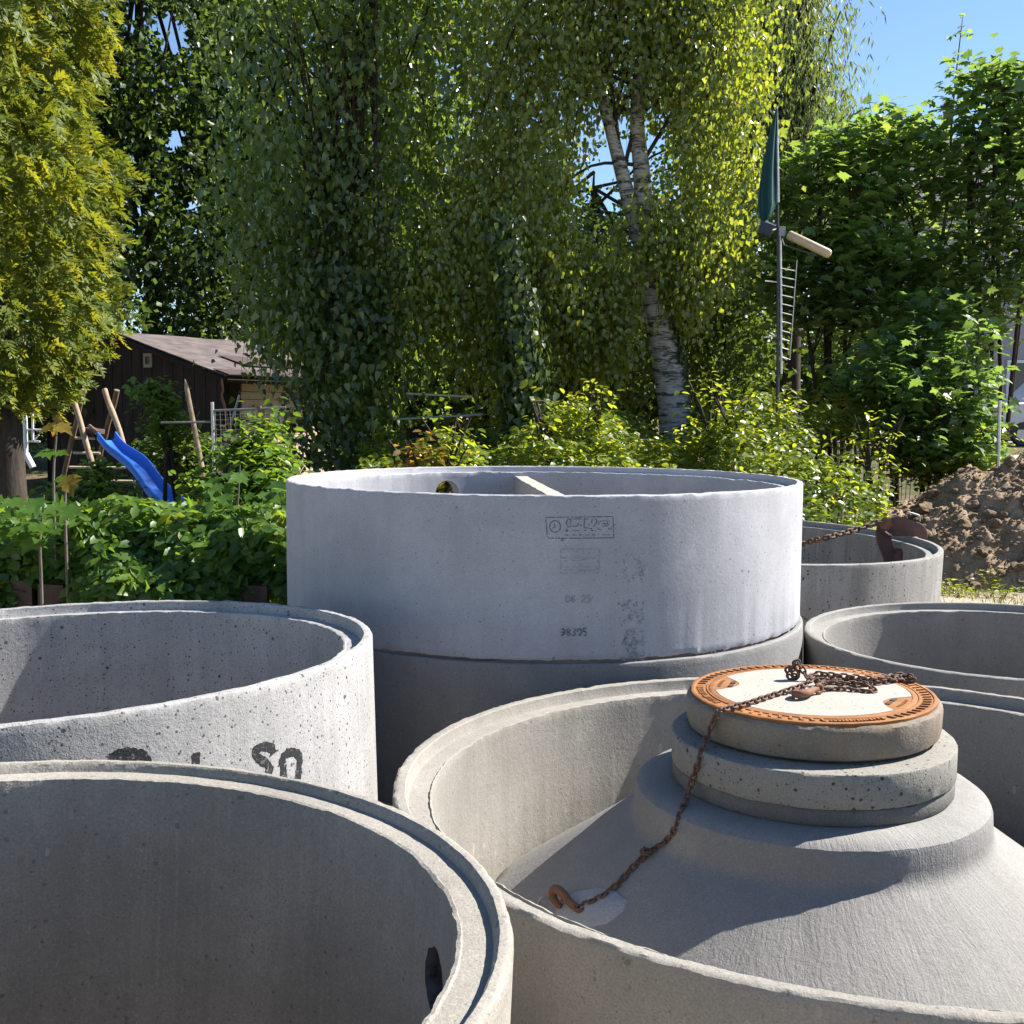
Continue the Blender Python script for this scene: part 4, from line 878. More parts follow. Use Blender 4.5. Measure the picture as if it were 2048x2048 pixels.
# ------------------------------------------------------------------ white birch with hanging twigs
def strands(parent, S0, length, per, L, W, mat, drift, name='hanging_foliage', tone=(.1, 1), twig=0, shape=KITE, nm=None, gaps=(), singles=0):
    n = len(S0); ln = length * rng.uniform(.5, 1.3, n); a = rng.random(n) * 2 * math.pi
    o_ = np.stack([np.cos(a), np.sin(a), np.zeros(n)], 1) * rng.uniform(.05, .45, (n, 1)) + np.array(drift)
    t = np.tile((np.arange(per) + .5) / per, n); rep = np.repeat(np.arange(n), per)
    P = S0[rep] + o_[rep] * (np.sqrt(t) * ln[rep] * .8)[:, None] + np.array([0, 0, -1.0]) * ((t ** 1.5) * ln[rep])[:, None]
    P += rng.normal(size=P.shape) * .11
    tn = np.clip(np.repeat(rng.random(n), per) * .5 + rng.random(len(P)) * .5, 0, 1) * (tone[1] - tone[0]) + tone[0]
    if gaps:
        rel = P - np.array((0, 0, EYE)); dep = rel[:, 1] * cP - rel[:, 2] * sP; down = -(rel[:, 1] * sP + rel[:, 2] * cP); keep = np.ones(len(P), bool)
        for (gx, gy, gw, gh) in gaps: keep &= (((1024 + F_PX * rel[:, 0] / dep - gx) / gw) ** 2 + ((1024 + F_PX * down / dep - gy) / gh) ** 2) > rng.uniform(.6, 1.3, len(P)) ** 2
        P, tn = P[keep], tn[keep]
    D, N = orient(len(P), 'hang'); s = rng.uniform(.7, 1.25, len(P))
    if twig:
        mb = MB()
        for i in rng.choice(n, twig, replace=False):
            tt = np.linspace(0, 1, 6); pts = [Vector(S0[i] + o_[i] * (math.sqrt(q) * ln[i] * .8) + np.array([0, 0, -1.0]) * (q ** 1.5 * ln[i])) for q in tt]
            mb.tube(pts, list(np.linspace(.006, .0015, 6)), 3, False)
        mb.build('twigs', M['bark'], parent)['kind'] = 'stuff'
    if singles:
        msk = np.zeros(len(P), bool); msk[np.argsort(P[:, 1] - s * .6)[:singles]] = True
        leaf_objects(parent, P[msk], D[msk], N[msk], (L * s)[msk], (W * s)[msk], shape, id(shape), mat, tn[msk])
        P, D, N, s, tn = P[~msk], D[~msk], N[~msk], s[~msk], tn[~msk]
    return leaf_mesh(name, P, D, N, L * s, W * s, shape, mat, tn, parent, 'stuff')
BY = 14.4
b0 = at(1358, 880, BY); bz = 0.0
bir = empty('birch_tree', (b0.x, BY, 0), 'white barked leaning birch with long hanging sunlit twigs', 'tree')
TR = [(b0.x + .02, BY, -.2)] + [tuple(at(x, y, BY)) for x, y in ((1352, 850), (1340, 760), (1322, 670), (1303, 580), (1288, 500))]
bark_tube('trunk', TR, [.26, .22, .20, .185, .165, .15], M['birch'], bir, 16, 6)
LS = [tuple(at(x, y, BY)) for x, y in ((1291, 510), (1268, 440), (1245, 350), (1222, 260), (1190, 140), (1150, -40), (1120, -260))]
bark_tube('limb', LS, [.11, .10, .09, .078, .065, .045, .015], M['birch'], bir, 12)
RS = [tuple(at(x, y, BY + .05)) for x, y in ((1292, 515), (1288, 420), (1282, 330), (1274, 230), (1290, 60), (1310, -200), (1320, -420))]
bark_tube('limb', RS, [.13, .12, .105, .09, .07, .04, .012], M['birch'], bir, 12)
bb_ = [blob(1250, 30, BY, 240, 120, .9), blob(1080, 120, BY, 150, 130, .9), blob(1410, 120, BY, 120, 150, .9), blob(1120, -180, BY, 300, 130, 1.0), blob(1380, -150, BY, 220, 130, 1.0), blob(1430, 330, BY, 80, 110, .7), blob(1030, 330, BY - .3, 120, 120, .8)]
branches(bir, M['bark'], [Vector(p) for p in LS[2:] + RS[2:]], bb_, 46, .03, seed=31, sag=.35)
crown('crown', bir, bb_ , 480, 28, .24, .078, .060, 'hang', KITE, M['leaf_birch'], .35, (.1, 1), [(1222, 330, 50), (1205, 420, 36), (1210, 380, 40), (1312, 300, 30), (1250, 430, 40), (1230, 260, 36)])
S0, _ = in_blobs(bb_, 1500, .30)
TG = [(1222, 330, 34, 95), (1205, 420, 26, 60), (1312, 300, 22, 45), (1322, 250, 14, 40), (1250, 380, 34, 120), (1262, 470, 18, 40)]
strands(bir, S0, 1.1, 17, .078, .058, M['leaf_birch'], (0.03, 0, 0), twig=420, gaps=TG, singles=280)
b3 = [blob(1290, 440, BY - .6, 70, 60, .3), blob(1240, 560, BY - .6, 80, 70, .3), blob(1010, 470, BY - .5, 170, 100, 1.0), blob(900, 560, BY - .6, 150, 110, .9), blob(1090, 560, BY - .5, 140, 110, .9), blob(1190, 590, BY - .3, 100, 110, .7), blob(1390, 460, BY - .3, 110, 110, .8), blob(1340, 560, BY - .2, 90, 60, .5), blob(1200, 660, BY - .2, 90, 60, .5), blob(1000, 680, BY - .6, 110, 50, .6)]
S1, _ = in_blobs(b3, 1500, .2)
strands(bir, S1, .62, 14, .078, .059, M['leaf_birch'], (0.05, 0, 0), 'low_hanging_foliage', twig=300, gaps=[(1262, 470, 16, 40), (1345, 770, 46, 130), (1300, 600, 18, 60)])
# ivy on the birch trunk
def ivy_on(parent, path, rad, n, L, spread=(.0, 2 * math.pi), mat='leaf_ivy', name='ivy', tone=(.1, .9), puff=.06, singles=0):
    P_ = smooth_path(path, 8); idx = rng.random(n) * (len(P_) - 1); A = np.array(P_); i0 = idx.astype(int); f_ = (idx - i0)[:, None]; C = A[i0] * (1 - f_) + A[np.minimum(i0 + 1, len(A) - 1)] * f_
    a = rng.uniform(*spread, n); o_ = np.stack([np.cos(a), np.sin(a), np.zeros(n)], 1)
    rr_ = np.interp(idx / (len(P_) - 1), np.linspace(0, 1, len(rad)), rad); P = C + o_ * (rr_ + np.abs(rng.normal(size=n)) * puff)[:, None]
    D, N = orient(n, 'ivy', o_); s = rng.uniform(.65, 1.3, n); tn = rng.random(n) * (tone[1] - tone[0]) + tone[0]
    if singles:
        msk = np.zeros(n, bool); msk[np.argsort(P[:, 1] - s * .3)[:singles]] = True
        leaf_objects(parent, P[msk], D[msk], N[msk], (L * s)[msk], (L * s)[msk], IVY, 'ivy', M[mat], tn[msk]); P, D, N, s, tn = P[~msk], D[~msk], N[~msk], s[~msk], tn[~msk]
    return leaf_mesh(name, P, D, N, L * s, L * s, IVY, M[mat], tn, parent, 'stuff')
ivy_on(bir, TR[1:], [.22, .20, .18, .16], 760, .07, (-.9, 1.3), puff=.05)
# ivy clad trunk in the middle
IY = 12.8; i0_ = at(1050, 900, IY)
ivt = empty('ivy_clad_tree', (i0_.x, IY, 0), 'dark trunk thickly wrapped in glossy ivy behind the stamped ring', 'tree')
ip = [(i0_.x, IY, -.2)] + [tuple(at(x, y, IY)) for x, y in ((1050, 880), (1046, 780), (1040, 680), (1032, 600), (1022, 520), (1010, 430))]
bark_tube('trunk', ip, [.16, .14, .12, .11, .09, .05, .015], M['bark'], ivt)
ivy_on(ivt, ip[:5], [.17, .16, .15, .13, .11], 1900, .088, puff=.09, singles=150)
ivy_on(ivt, ip[3:], [.13, .12, .10, .06], 900, .075, puff=.09, name='upper_ivy')
# big dark tree, left of the middle, with ivy curtains
GY = 14.6; g0 = at(715, 900, GY)
bt = empty('ivy_clad_tree', (g0.x, GY, 0), 'large dark shaded tree overgrown with ivy to the right of the shed', 'tree')
gp = [(g0.x, GY, -.2)] + [tuple(at(x, y, GY)) for x, y in ((715, 880), (712, 760), (705, 620), (700, 450), (712, 250), (735, 60), (750, -250))]
bark_tube('trunk', gp, [.22, .20, .18, .17, .15, .12, .10, .04], M['bark'], bt)
gb = [blob(640, 130, GY, 190, 180, 1.3), blob(800, 180, GY + .2, 150, 200, 1.2), blob(560, 400, GY - .2, 130, 160, 1.0), blob(780, 420, GY, 160, 160, 1.2), blob(590, 590, GY - .3, 110, 130, .9), blob(720, 620, GY, 150, 130, 1.1), blob(680, -120, GY, 260, 150, 1.6), blob(680, 750, GY - 1.2, 75, 110, .6), blob(590, 650, GY - 1.0, 60, 50, .5), blob(750, 780, GY - 1.0, 70, 90, .6)]
branches(bt, M['bark'], [Vector(p) for p in gp[2:]], gb, 90, .028, seed=41, sag=.1)
crown('crown', bt, gb, 420, 30, .30, .11, .082, 'hang', IVY, M['leaf_mid'], .45, (0, .75))
crown('crown_sprays', bt, gb, 420, 18, .24, .095, .06, 'flat', KITE, M['leaf_mid'], .5, (.1, .9))
S2, _ = in_blobs([gb[2], gb[3], gb[4], gb[5]], 420, .6); strands(bt, S2, .75, 15, .07, .055, M['leaf_mid'], (0, -.1, 0), 'ivy_curtain', (0, .8), twig=120)
ivy_on(bt, gp[:5], [.30, .34, .36, .30, .22], 2600, .08, puff=.14, singles=120, mat='leaf_mid')
ivy_on(bt, [tuple(at(x, y, 13.6)) for x, y in ((668, 930), (664, 850), (675, 760), (690, 660), (700, 540))], [.26, .30, .32, .30, .22], 2300, .085, puff=.26, name='ivy_column', tone=(0, .7))

# ------------------------------------------------------------------ undergrowth, centre and right
def undergrowth():
    def top(px):    # silhouette of the thicket in the photograph's own angles
        return np.interp(px, [740, 900, 1000, 1100, 1200, 1290, 1360, 1430, 1500, 1600, 1700, 1800, 1880, 1960, 2010], [880, 860, 850, 800, 790, 865, 875, 815, 775, 790, 815, 860, 900, 930, 960])
    n = 30000; px = rng.uniform(720, 2010, n); Y = 9.2 + 4.6 * rng.random(n) ** .8; f_ = (Y - 9.2) / 4.6
    zt = EYE - (top(px) - 838) / F_PX * 13.0; z0 = zt * np.interp(f_, [0, .25, .6, 1], [.12, .55, .88, 1.0])
    x = (px - 1024) / F_PX * Y
    keep = np.hypot(x - FX, Y - FY) > FR + .12; keep &= np.hypot(x - CX, Y - CY) > CR + .3
    lump = np.array([mnoise.noise(Vector((a * 2.3, b * 2.3, 3))) + .5 * mnoise.noise(Vector((a * 6, b * 6, 9))) for a, b in zip(x, Y)])
    z = z0 * (1 + .22 * lump) - np.abs(rng.normal(size=n)) * .10 * z0
    heap_d = (np.abs(x - 6.4) / 3.4) ** 1.6 + (np.abs(Y - 11.8) / 2.3) ** 1.45; keep &= heap_d > 1.0; keep &= ~((px > 1780) & (Y < 11.2)); keep &= (px < 1860 + (Y - 11) * 60)
    P = np.stack([x, Y, np.maximum(z, .04)], 1)[keep]; nn = len(P); lump = lump[keep]; D, N = orient(nn, 'flat')
    N = unit(N + np.array([0, -.45, .15])); L = rng.uniform(.055, .105, nn); tn = np.clip(.5 + .5 * lump + rng.normal(size=nn) * .25, 0, 1)
    leaf_mesh('undergrowth', P, D, N, L, L * .62, OVAL, M['leaf_bright'], tn)
    o = bpy.data.objects['undergrowth']; tag(o, 'bright green sunlit thicket of low plants behind the rings', 'undergrowth', kind='stuff')
    # dense stems and lower leaves so that no bare soil shows between them
    k = rng.choice(nn, 900, replace=False); mb = MB()
    for p in P[k]: mb.tube([(p[0] + rng.uniform(-.06, .06), p[1] + .05, 0), (p[0], p[1], p[2])], [.006, .003], 3, False)
    s = mb.build('undergrowth_stems', M['bark_grey']); tag(s, 'thin woody stems inside the bright thicket', 'stems', kind='stuff')
undergrowth()
# taller leafy shoots standing out of the thicket
sg = 'leafy shoots standing above the thicket'
for (px, Y, yt, lab, mt) in ((1100, 11.6, 770, 'leafy shoot beside the ivy trunk', 'leaf_bright'), (1190, 11.8, 745, 'tall leafy shoot left of the birch trunk', 'leaf_bright'), (1420, 12.2, 725, 'leafy shoot between the birch and the mast', 'leaf_bright'), (1590, 12.6, 790, 'leafy shoot with an orange tip right of the mast', 'leaf_bright'), (1480, 11.9, 760, 'leafy shoot just left of the mast', 'leaf_bright'),
                         (900, 10.6, 800, 'yellowish leafy shoot between the two ivy trunks', 'leaf_bright'), (840, 10.4, 850, 'low reddish tipped shoot in front of the dark fence', 'leaf_autumn'), (1740, 12.2, 800, 'leafy shoot in front of the maples', 'leaf_bright')):
    hpx = 838; base = at(px, 838, Y); topz = at(px, yt, Y).z
    shrub(px, Y, lab, [(np.array((base.x, Y, topz * .62)), np.array((.28, .25, topz * .36)))], 40, 9, .09, .085, .052, M[mt], 'flat', OVAL, 'leafy_shoot', 3, tone=(.3, 1), group=sg, cat='plant')

# ------------------------------------------------------------------ left hedge, saplings, garden shrubs
hx0, hx1 = at(-160, 1100, 6.4).x, at(600, 1100, 6.4).x
hd = empty('leafy_hedge', ((hx0 + hx1) / 2, 6.9, 0), 'dense leafy green hedge behind the pitted ring on the left', 'hedge')
def hedge():
    n = 11500; x = rng.uniform(hx0, hx1, n); f_ = rng.random(n); zt = .96 + .06 * np.sin(x * 2.1) + .05 * np.sin(x * 7)
    # front face (f<.6) bulging, then the top running back
    front = f_ < .62; u = f_ / .62; v = (f_ - .62) / .38
    z = np.where(front, .30 + (zt - .38) * u, zt - .03 - .22 * v + .05 * rng.random(n)); y = np.where(front, 6.55 + .22 * u ** 2 + .05 * np.sin(x * 5 + z * 6), 6.75 + 1.9 * v)
    lump = np.array([mnoise.noise(Vector((a * 3.2, b * 3.2, c * 3.2))) for a, b, c in zip(x, y, z)])
    y = y - lump * .14 + np.abs(rng.normal(size=n)) * .10; z = z + lump * .05
    keep = np.hypot(x - CX, y - CY) > CR + .06; keep &= ~(front & (z < .55) & (lump < -.35)); keep &= np.hypot(x + 1.627, y - 3.735) > 1.3
    P = np.stack([x, y, z], 1)[keep]; fr = front[keep]; nn = len(P); lump = lump[keep]
    a = rng.random(nn) * 2 * math.pi; h = np.stack([np.cos(a), np.sin(a) * .5 - .25, np.zeros(nn)], 1)
    D = unit(h + np.array([0, 0, -1.0]) * rng.uniform(.0, .9, nn)[:, None]); N = unit(np.where(fr[:, None], np.array([.1, -.75, .75]), np.array([0, -.15, 1.0])) + rng.normal(size=(nn, 3)) * .42)
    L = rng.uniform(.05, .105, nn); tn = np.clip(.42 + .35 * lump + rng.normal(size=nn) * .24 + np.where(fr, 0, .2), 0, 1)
    msk = np.zeros(nn, bool); order = np.argsort(P[:, 1] - 3 * L)[:300]; msk[order] = True
    leaf_objects(hd, P[msk], D[msk], N[msk], L[msk] * 1.05, L[msk] * .80, HEART, 'heart', M['leaf_hedge'], tn[msk])
    leaf_mesh('foliage', P[~msk], D[~msk], N[~msk], L[~msk], L[~msk] * .70, OVAL, M['leaf_hedge'], tn[~msk], hd, 'stuff')
    # inner leaves and twigs behind the face
    m = 3600; P2 = np.stack([rng.uniform(hx0, hx1, m), rng.uniform(6.85, 7.6, m), rng.uniform(.05, .98, m)], 1); k2 = np.hypot(P2[:, 0] - CX, P2[:, 1] - CY) > CR + .1; P2 = P2[k2]; m = len(P2); D2, N2 = orient(m, 'rand')
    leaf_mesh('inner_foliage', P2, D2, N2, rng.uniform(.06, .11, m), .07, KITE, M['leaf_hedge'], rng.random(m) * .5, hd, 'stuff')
    mb = MB()
    for i in range(150):
        xx = rng.uniform(hx0, hx1); yy = rng.uniform(6.75, 7.4)
        if math.hypot(xx - CX, yy - CY) < CR + .12: continue
        mb.tube([(xx, yy, 0), (xx + rng.uniform(-.1, .1), yy - .0, .4), (xx + rng.uniform(-.2, .2), yy + .02, .72)], [.012, .009, .003], 4, False)
    mb.build('twigs', M['bark'], hd)
hedge()
# low timber edging that shows under the hedge
M['palisade'] = simple('weathered_dark_timber', (.075, .05, .038), .9, .2, .4, 10, .006, stretch=(1, 1, .15))
pal = empty('timber_edging', (-2.4, 6.72, 0), 'row of short dark upright timbers under the hedge', 'edging')
for i, px in enumerate((-30, 33, 96, 158, 230, 300, 372, 440, 505)):
    p = at(px, 1180, 6.62); MB().box((p.x, 6.66 + .02 * (i % 2), .29 - .02 * (i % 3)), (.15, .05, .60), Matrix.Rotation(.03 * (i % 3 - 1), 3, 'Y')).build('board', M['palisade'], pal)
# maple seedlings with big leaves in front of the slide
def big_leaf_plant(stem, leaves, Y, label, mat, name='maple_seedling'):
    e = empty(name, (at(*stem[0], Y).x, Y, 0), label, 'plant', 'maple seedlings in the hedge')
    base = at(*stem[0], Y); pts = [(base.x, Y, 0), (base.x, Y, base.z * .6)] + [tuple(at(*s, Y)) for s in stem]
    bark_tube('stem', pts, [.010] * 2 + list(np.linspace(.008, .004, len(stem))), M['bark_grey'], e, 6, 3)
    n = len(leaves); P = np.array([at(x, y, Y + dy) for (x, y, dy, *_r) in leaves]); D = np.array([r[3] for r in leaves]); N = np.array([r[4] for r in leaves]); L = np.array([r[5] for r in leaves]); tn = np.array([r[6] for r in leaves])
    for m_ in set(r[7] for r in leaves):
        k = np.array([r[7] == m_ for r in leaves]); leaf_objects(e, P[k], D[k].astype(float), N[k].astype(float), L[k], L[k] * .95, MAPLE, 'maple', M[m_], tn[k])
    return e
big_leaf_plant([(107, 960), (112, 880), (114, 845)], [(113, 848, -.02, (-.9, -.3, -.5), (-.1, -.5, .9), .12, .5, 'leaf_autumn'), (115, 848, -.02, (.9, -.3, -.55), (.1, -.5, .9), .12, .5, 'leaf_autumn'), (114, 846, 0, (.1, .2, .6), (0, -.9, .3), .06, .9, 'leaf_autumn'), (111, 905, -.02, (-.9, -.4, -.15), (0, -.5, .9), .125, .3, 'leaf_hedge'), (112, 905, .0, (.8, -.2, -.1), (0, -.5, .9), .09, .3, 'leaf_hedge'), (113, 850, .02, (-.4, .5, -.5), (0, .2, 1), .10, .6, 'leaf_autumn')], 6.7, 'young maple shoot with a rosette of yellowish leaves in front of the slide', 'leaf_hedge')
big_leaf_plant([(130, 1010), (134, 970), (135, 955)], [(134, 953, -.03, (.35, -.3, -.9), (.1, -.8, .5), .13, .7, 'leaf_autumn'), (134, 954, 0, (-.8, -.2, -.3), (0, -.5, .8), .09, .5, 'leaf_hedge'), (135, 955, 0, (.9, .1, .1), (0, -.4, .9), .08, .5, 'leaf_autumn')], 6.6, 'small maple shoot with one pale hanging leaf beside the slide frame', 'leaf_hedge')
lv = []
for i in range(24):
    lv.append((rng.uniform(-10, 170), rng.uniform(985, 1080), rng.uniform(-.15, .15), (rng.uniform(-1, 1), -.4, rng.uniform(-.6, .1)), (rng.uniform(-.3, .3), -.5, .9), rng.uniform(.10, .17), rng.uniform(0, .35), 'leaf_hedge'))
big_leaf_plant([(80, 1080), (84, 1040), (88, 990)], lv, 6.5, 'broad leaved dark green maple seedling at the left end of the hedge', 'leaf_hedge')
lv = []
for i in range(30): lv.append((rng.uniform(410, 575), rng.uniform(940, 1040), rng.uniform(-.2, .2), (rng.uniform(-1, 1), -.4, rng.uniform(-.7, .1)), (rng.uniform(-.3, .3), -.5, .9), rng.uniform(.08, .14), rng.uniform(.05, .5), 'leaf_hedge'))
big_leaf_plant([(470, 1060), (476, 1000), (480, 930)], lv, 7.1, 'broad leaved maple seedling at the right end of the hedge beside the stamped ring', 'leaf_hedge')
gs = 'shrubs in the garden behind the hedge'
shrub(330, 13.5, 'small sunlit shrub growing in front of the dark shed wall', [blob(320, 800, 13.5, 38, 30, .28), blob(335, 850, 13.5, 36, 40, .3), blob(300, 775, 13.5, 18, 16, .15)], 75, 10, .10, .10, .07, M['leaf_hedge'], 'flat', OVAL, stems=4, tone=(.2, 1), group=gs)
shrub(480, 8.6, 'leafy garden shrub between the slide and the stamped ring', [blob(500, 915, 8.6, 55, 45, .4), blob(455, 975, 8.4, 60, 40, .4), blob(550, 955, 8.5, 40, 50, .4), blob(535, 870, 8.7, 28, 40, .25)], 230, 10, .09, .075, .05, M['leaf_hedge'], 'flat', OVAL, stems=7, tone=(.1, 1), group=gs)
shrub(215, 12.5, 'low shrub beneath the blue slide', [blob(215, 985, 12.5, 55, 18, .35), blob(195, 945, 12.5, 22, 18, .25), blob(120, 1000, 12.5, 60, 20, .35)], 90, 10, .09, .09, .06, M['leaf_hedge'], 'flat', OVAL, stems=5, tone=(.2, 1), group=gs)
shrub(300, 18.3, 'dark low shrub along the foot of the shed', [blob(350, 900, 18.3, 80, 40, .5), blob(420, 920, 18.3, 60, 40, .5)], 170, 10, .12, .10, .07, M['leaf_dark'], 'flat', OVAL, stems=5, group=gs)
# sunlit grass strip of the garden behind the hedge
def grass(name, n, x0, x1, y0, y1, h, label, avoid=None):
    x = rng.uniform(x0, x1, n); y = rng.uniform(y0, y1, n); k = np.ones(n, bool)
    if avoid is not None: k = avoid(x, y)
    P = np.stack([x, y, np.zeros(n)], 1)[k]; nn = len(P); D = unit(np.stack([rng.normal(size=nn) * .35, rng.normal(size=nn) * .35, np.ones(nn)], 1)); N = unit(rng.normal(size=(nn, 3)) + np.array([0, -.5, 0])); L = rng.uniform(.5, 1.3, nn) * h
    o = leaf_mesh(name, P, D, N, L, L * .09 + .003, KITE, M['leaf_grass'], rng.random(nn)); tag(o, label, 'grass', kind='stuff')
grass('grass', 16000, -7.5, -.9, 7.8, 19, .28, 'rough grass of the garden behind the hedge', lambda x, y: np.hypot(x - CX, y - CY) > CR + .2)
#--PART3--
# ------------------------------------------------------------------ garden shed
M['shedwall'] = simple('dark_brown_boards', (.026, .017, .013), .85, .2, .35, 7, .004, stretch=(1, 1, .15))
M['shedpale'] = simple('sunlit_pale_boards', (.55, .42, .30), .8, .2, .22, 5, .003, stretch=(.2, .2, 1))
M['felt'] = simple('weathered_roofing_felt', (.115, .095, .09), .85, .25, .35, 3.5, .004)
M['feltnew'] = simple('darker_felt_patch', (.07, .05, .048), .85, .25, .25, 5, .004)
M['ventpaint'] = simple('dull_cream_paint', (.22, .19, .13), .7, .3, .15, 20)
M['log'] = simple('peeled_log', (.30, .215, .145), .8, .25, .35, 14, .006, stretch=(1, 1, .25))
M['log_dark'] = simple('rough_bark_log', (.17, .115, .075), .85, .2, .4, 16, .008, stretch=(1, 1, .3))
M['slide'] = simple('blue_plastic', (.03, .14, .55), .38, .5, .10, 3, .0008)
M['rung'] = simple('pale_wood_rung', (.46, .39, .28), .7, .3, .2, 12)
M['whitepaint'] = simple('white_painted_metal', (.62, .62, .64), .5, .4, .12, 9)
M['greymetal'] = simple('grey_metal', (.22, .23, .24), .45, .5, .25, 16, metal=.5)
M['brightmetal'] = simple('bright_galvanised', (.50, .50, .50), .4, .5, .2, 14, metal=.6)
M['darkmetal'] = simple('dark_steel', (.035, .035, .04), .5, .4, .3, 16)
sx, sy = -7.37, 21.0; rv = Vector((1.67, 2.2, 0)); rv.normalize(); wv = Vector((rv.y, -rv.x, 0)); SL, SW = 3.0, 3.07
GZ = .05
shed = empty('garden_shed', (sx, sy, GZ), 'low dark wooden garden shed with a worn felt roof behind the slide', 'shed')
def sp(a, b, z): v = Vector((sx, sy, 0)) + rv * a + wv * b; v.z = z; return v
EZ, RZ = 2.30, 3.106
Rsh = Matrix((rv, wv, Vector((0, 0, 1)))).transposed()
for k in range(36):     # upright gable boards
    b = -2.72 + k * (5.44 / 35); zt = RZ - .10 - abs(b) * (RZ - EZ) / SW
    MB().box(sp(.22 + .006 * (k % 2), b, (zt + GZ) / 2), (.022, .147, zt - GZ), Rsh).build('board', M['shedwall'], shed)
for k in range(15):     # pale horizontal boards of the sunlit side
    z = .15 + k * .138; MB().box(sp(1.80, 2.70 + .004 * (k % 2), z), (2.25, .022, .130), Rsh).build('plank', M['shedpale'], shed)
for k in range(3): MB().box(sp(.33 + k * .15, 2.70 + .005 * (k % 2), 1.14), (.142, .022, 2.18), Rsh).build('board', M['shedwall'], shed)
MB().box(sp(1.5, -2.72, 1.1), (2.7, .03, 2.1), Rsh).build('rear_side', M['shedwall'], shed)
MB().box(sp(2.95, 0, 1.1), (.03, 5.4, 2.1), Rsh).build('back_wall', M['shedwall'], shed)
roof = MB()
def roof_sheet(a0, a1, b0, b1, lift, th=.02):
    m = MB(); n = 6; V = []
    for i in range(n + 1):
        a = a0 + (a1 - a0) * i / n
        for j in range(3):
            b = b0 + (b1 - b0) * j / 2; z = RZ - abs(b) * (RZ - EZ) / SW + lift + .012 * mnoise.noise(Vector((a * 2, b * 2, lift * 90)))
            V += [sp(a, b, z), sp(a, b, z - th)]
    F = []
    q = lambda i, j, k: (i * 3 + j) * 2 + k
    for i in range(n):
        for j in range(2): F += [(q(i, j, 0), q(i + 1, j, 0), q(i + 1, j + 1, 0), q(i, j + 1, 0)), (q(i, j, 1), q(i, j + 1, 1), q(i + 1, j + 1, 1), q(i + 1, j, 1))]
        F += [(q(i, 0, 0), q(i, 0, 1), q(i + 1, 0, 1), q(i + 1, 0, 0)), (q(i, 2, 0), q(i + 1, 2, 0), q(i + 1, 2, 1), q(i, 2, 1))]
    for i in (0, n): F += [(q(i, 0, 0), q(i, 1, 0), q(i, 1, 1), q(i, 0, 1)), (q(i, 1, 0), q(i, 2, 0), q(i, 2, 1), q(i, 1, 1))]
    return m.add(V, F)
rf = roof_sheet(-.05, SL + .15, -3.2, 0, 0, .03).build('roof', M['felt'], shed)
for k in range(4): roof_sheet(-.05 - .01 * (k % 2), SL + .15, .8 * k - .02, .8 * (k + 1) + .05, .028 - .004 * k).build('roof_sheet', M['felt'], rf)
roof_sheet(.95, SL + .1, 1.75, 2.55, .05, .008).build('felt_patch', M['feltnew'], rf)
roof_sheet(-.06, SL + .1, 2.9, 3.3, .045, .012).build('felt_patch', M['feltnew'], rf)
MB().tube([sp(-.06, 0, RZ - .06), sp(-.06, SW + .15, EZ - .11)], .045, 4).build('bargeboard', M['shedwall'], rf)
MB().tube([sp(-.05, SW + .14, EZ - .10), sp(SL + .1, SW + .14, EZ - .10)], .055, 4).build('fascia', M['shedwall'], rf)
vc_ = at(280, 720, 20.6); bb0 = (vc_ - Vector((sx, sy, 0))).dot(wv); vt = MB()
for (db, dz, wx, hz) in ((-.10, 0, .055, .26), (.10, 0, .055, .26), (0, .10, .15, .06), (0, -.10, .15, .06)): vt.box(sp(.195, bb0 + db, vc_.z + dz), (.03, wx, hz), Rsh)
vt.build('vent_frame', M['ventpaint'], shed); MB().box(sp(.206, bb0, vc_.z), (.01, .16, .16), Rsh).build('vent_opening', M['darkmetal'], shed)

# ------------------------------------------------------------------ slide and climbing frame
Lr = [(195.6, 864), (204, 874.6), (217, 889), (234, 902.5), (250.5, 916), (265, 930.4), (277, 947), (288, 963.6), (300, 978), (316.7, 994.6), (335, 1007), (368, 1015), (400, 1022)]
Rr = [(232, 863), (242, 876.6), (254.6, 889), (271, 899), (288, 909.7), (300, 922), (312.6, 938.7), (325, 955), (339.5, 969.8), (358, 986), (376, 999), (404, 1007), (432, 1014)]
ns = len(Lr); Lw = [at(x, y, 16.2 - .8 * i / ns) for i, (x, y) in enumerate(Lr)]; Rw = [at(x, y, 16.46 - .8 * i / ns) for i, (x, y) in enumerate(Rr)]
Lw, Rw = smooth_path(Lw, 3), smooth_path(Rw, 3); V, Fc = [], []
for a, b in zip(Lw, Rw):
    d = Vector((0, 0, -1)); sd_ = (b - a)
    sec = [a + d * .11 - sd_ * .06, a + d * .015 - sd_ * .05, a, a + sd_ * .05 - d * .0, a + sd_ * .13 + d * .10, a + sd_ * .25 + d * .125, a + sd_ * .75 + d * .125, a + sd_ * .87 + d * .10, b - sd_ * .05, b, b + sd_ * .05 + d * .015, b + sd_ * .06 + d * .11,
           b + sd_ * .04 + d * .11, b + d * .03, b - sd_ * .08 + d * .12, a + sd_ * .72 + d * .14, a + sd_ * .28 + d * .14, a + sd_ * .08 + d * .12, a + d * .03, a - sd_ * .04 + d * .11]
    V += sec
k_ = 20
for i in range(len(Lw) - 1):
    for j in range(k_): Fc.append((i * k_ + j, i * k_ + (j + 1) % k_, (i + 1) * k_ + (j + 1) % k_, (i + 1) * k_ + j))
Fc += [tuple(range(k_))[::-1], tuple(range((len(Lw) - 1) * k_, len(Lw) * k_))]
sl_e = empty('slide', (Lw[-1].x, Lw[-1].y, 0), 'wavy blue plastic slide leaning on the log frame', 'slide')
so_ = MB().add(V, Fc).build('chute', M['slide'], sl_e, True, 55); fix_normals(so_.data)
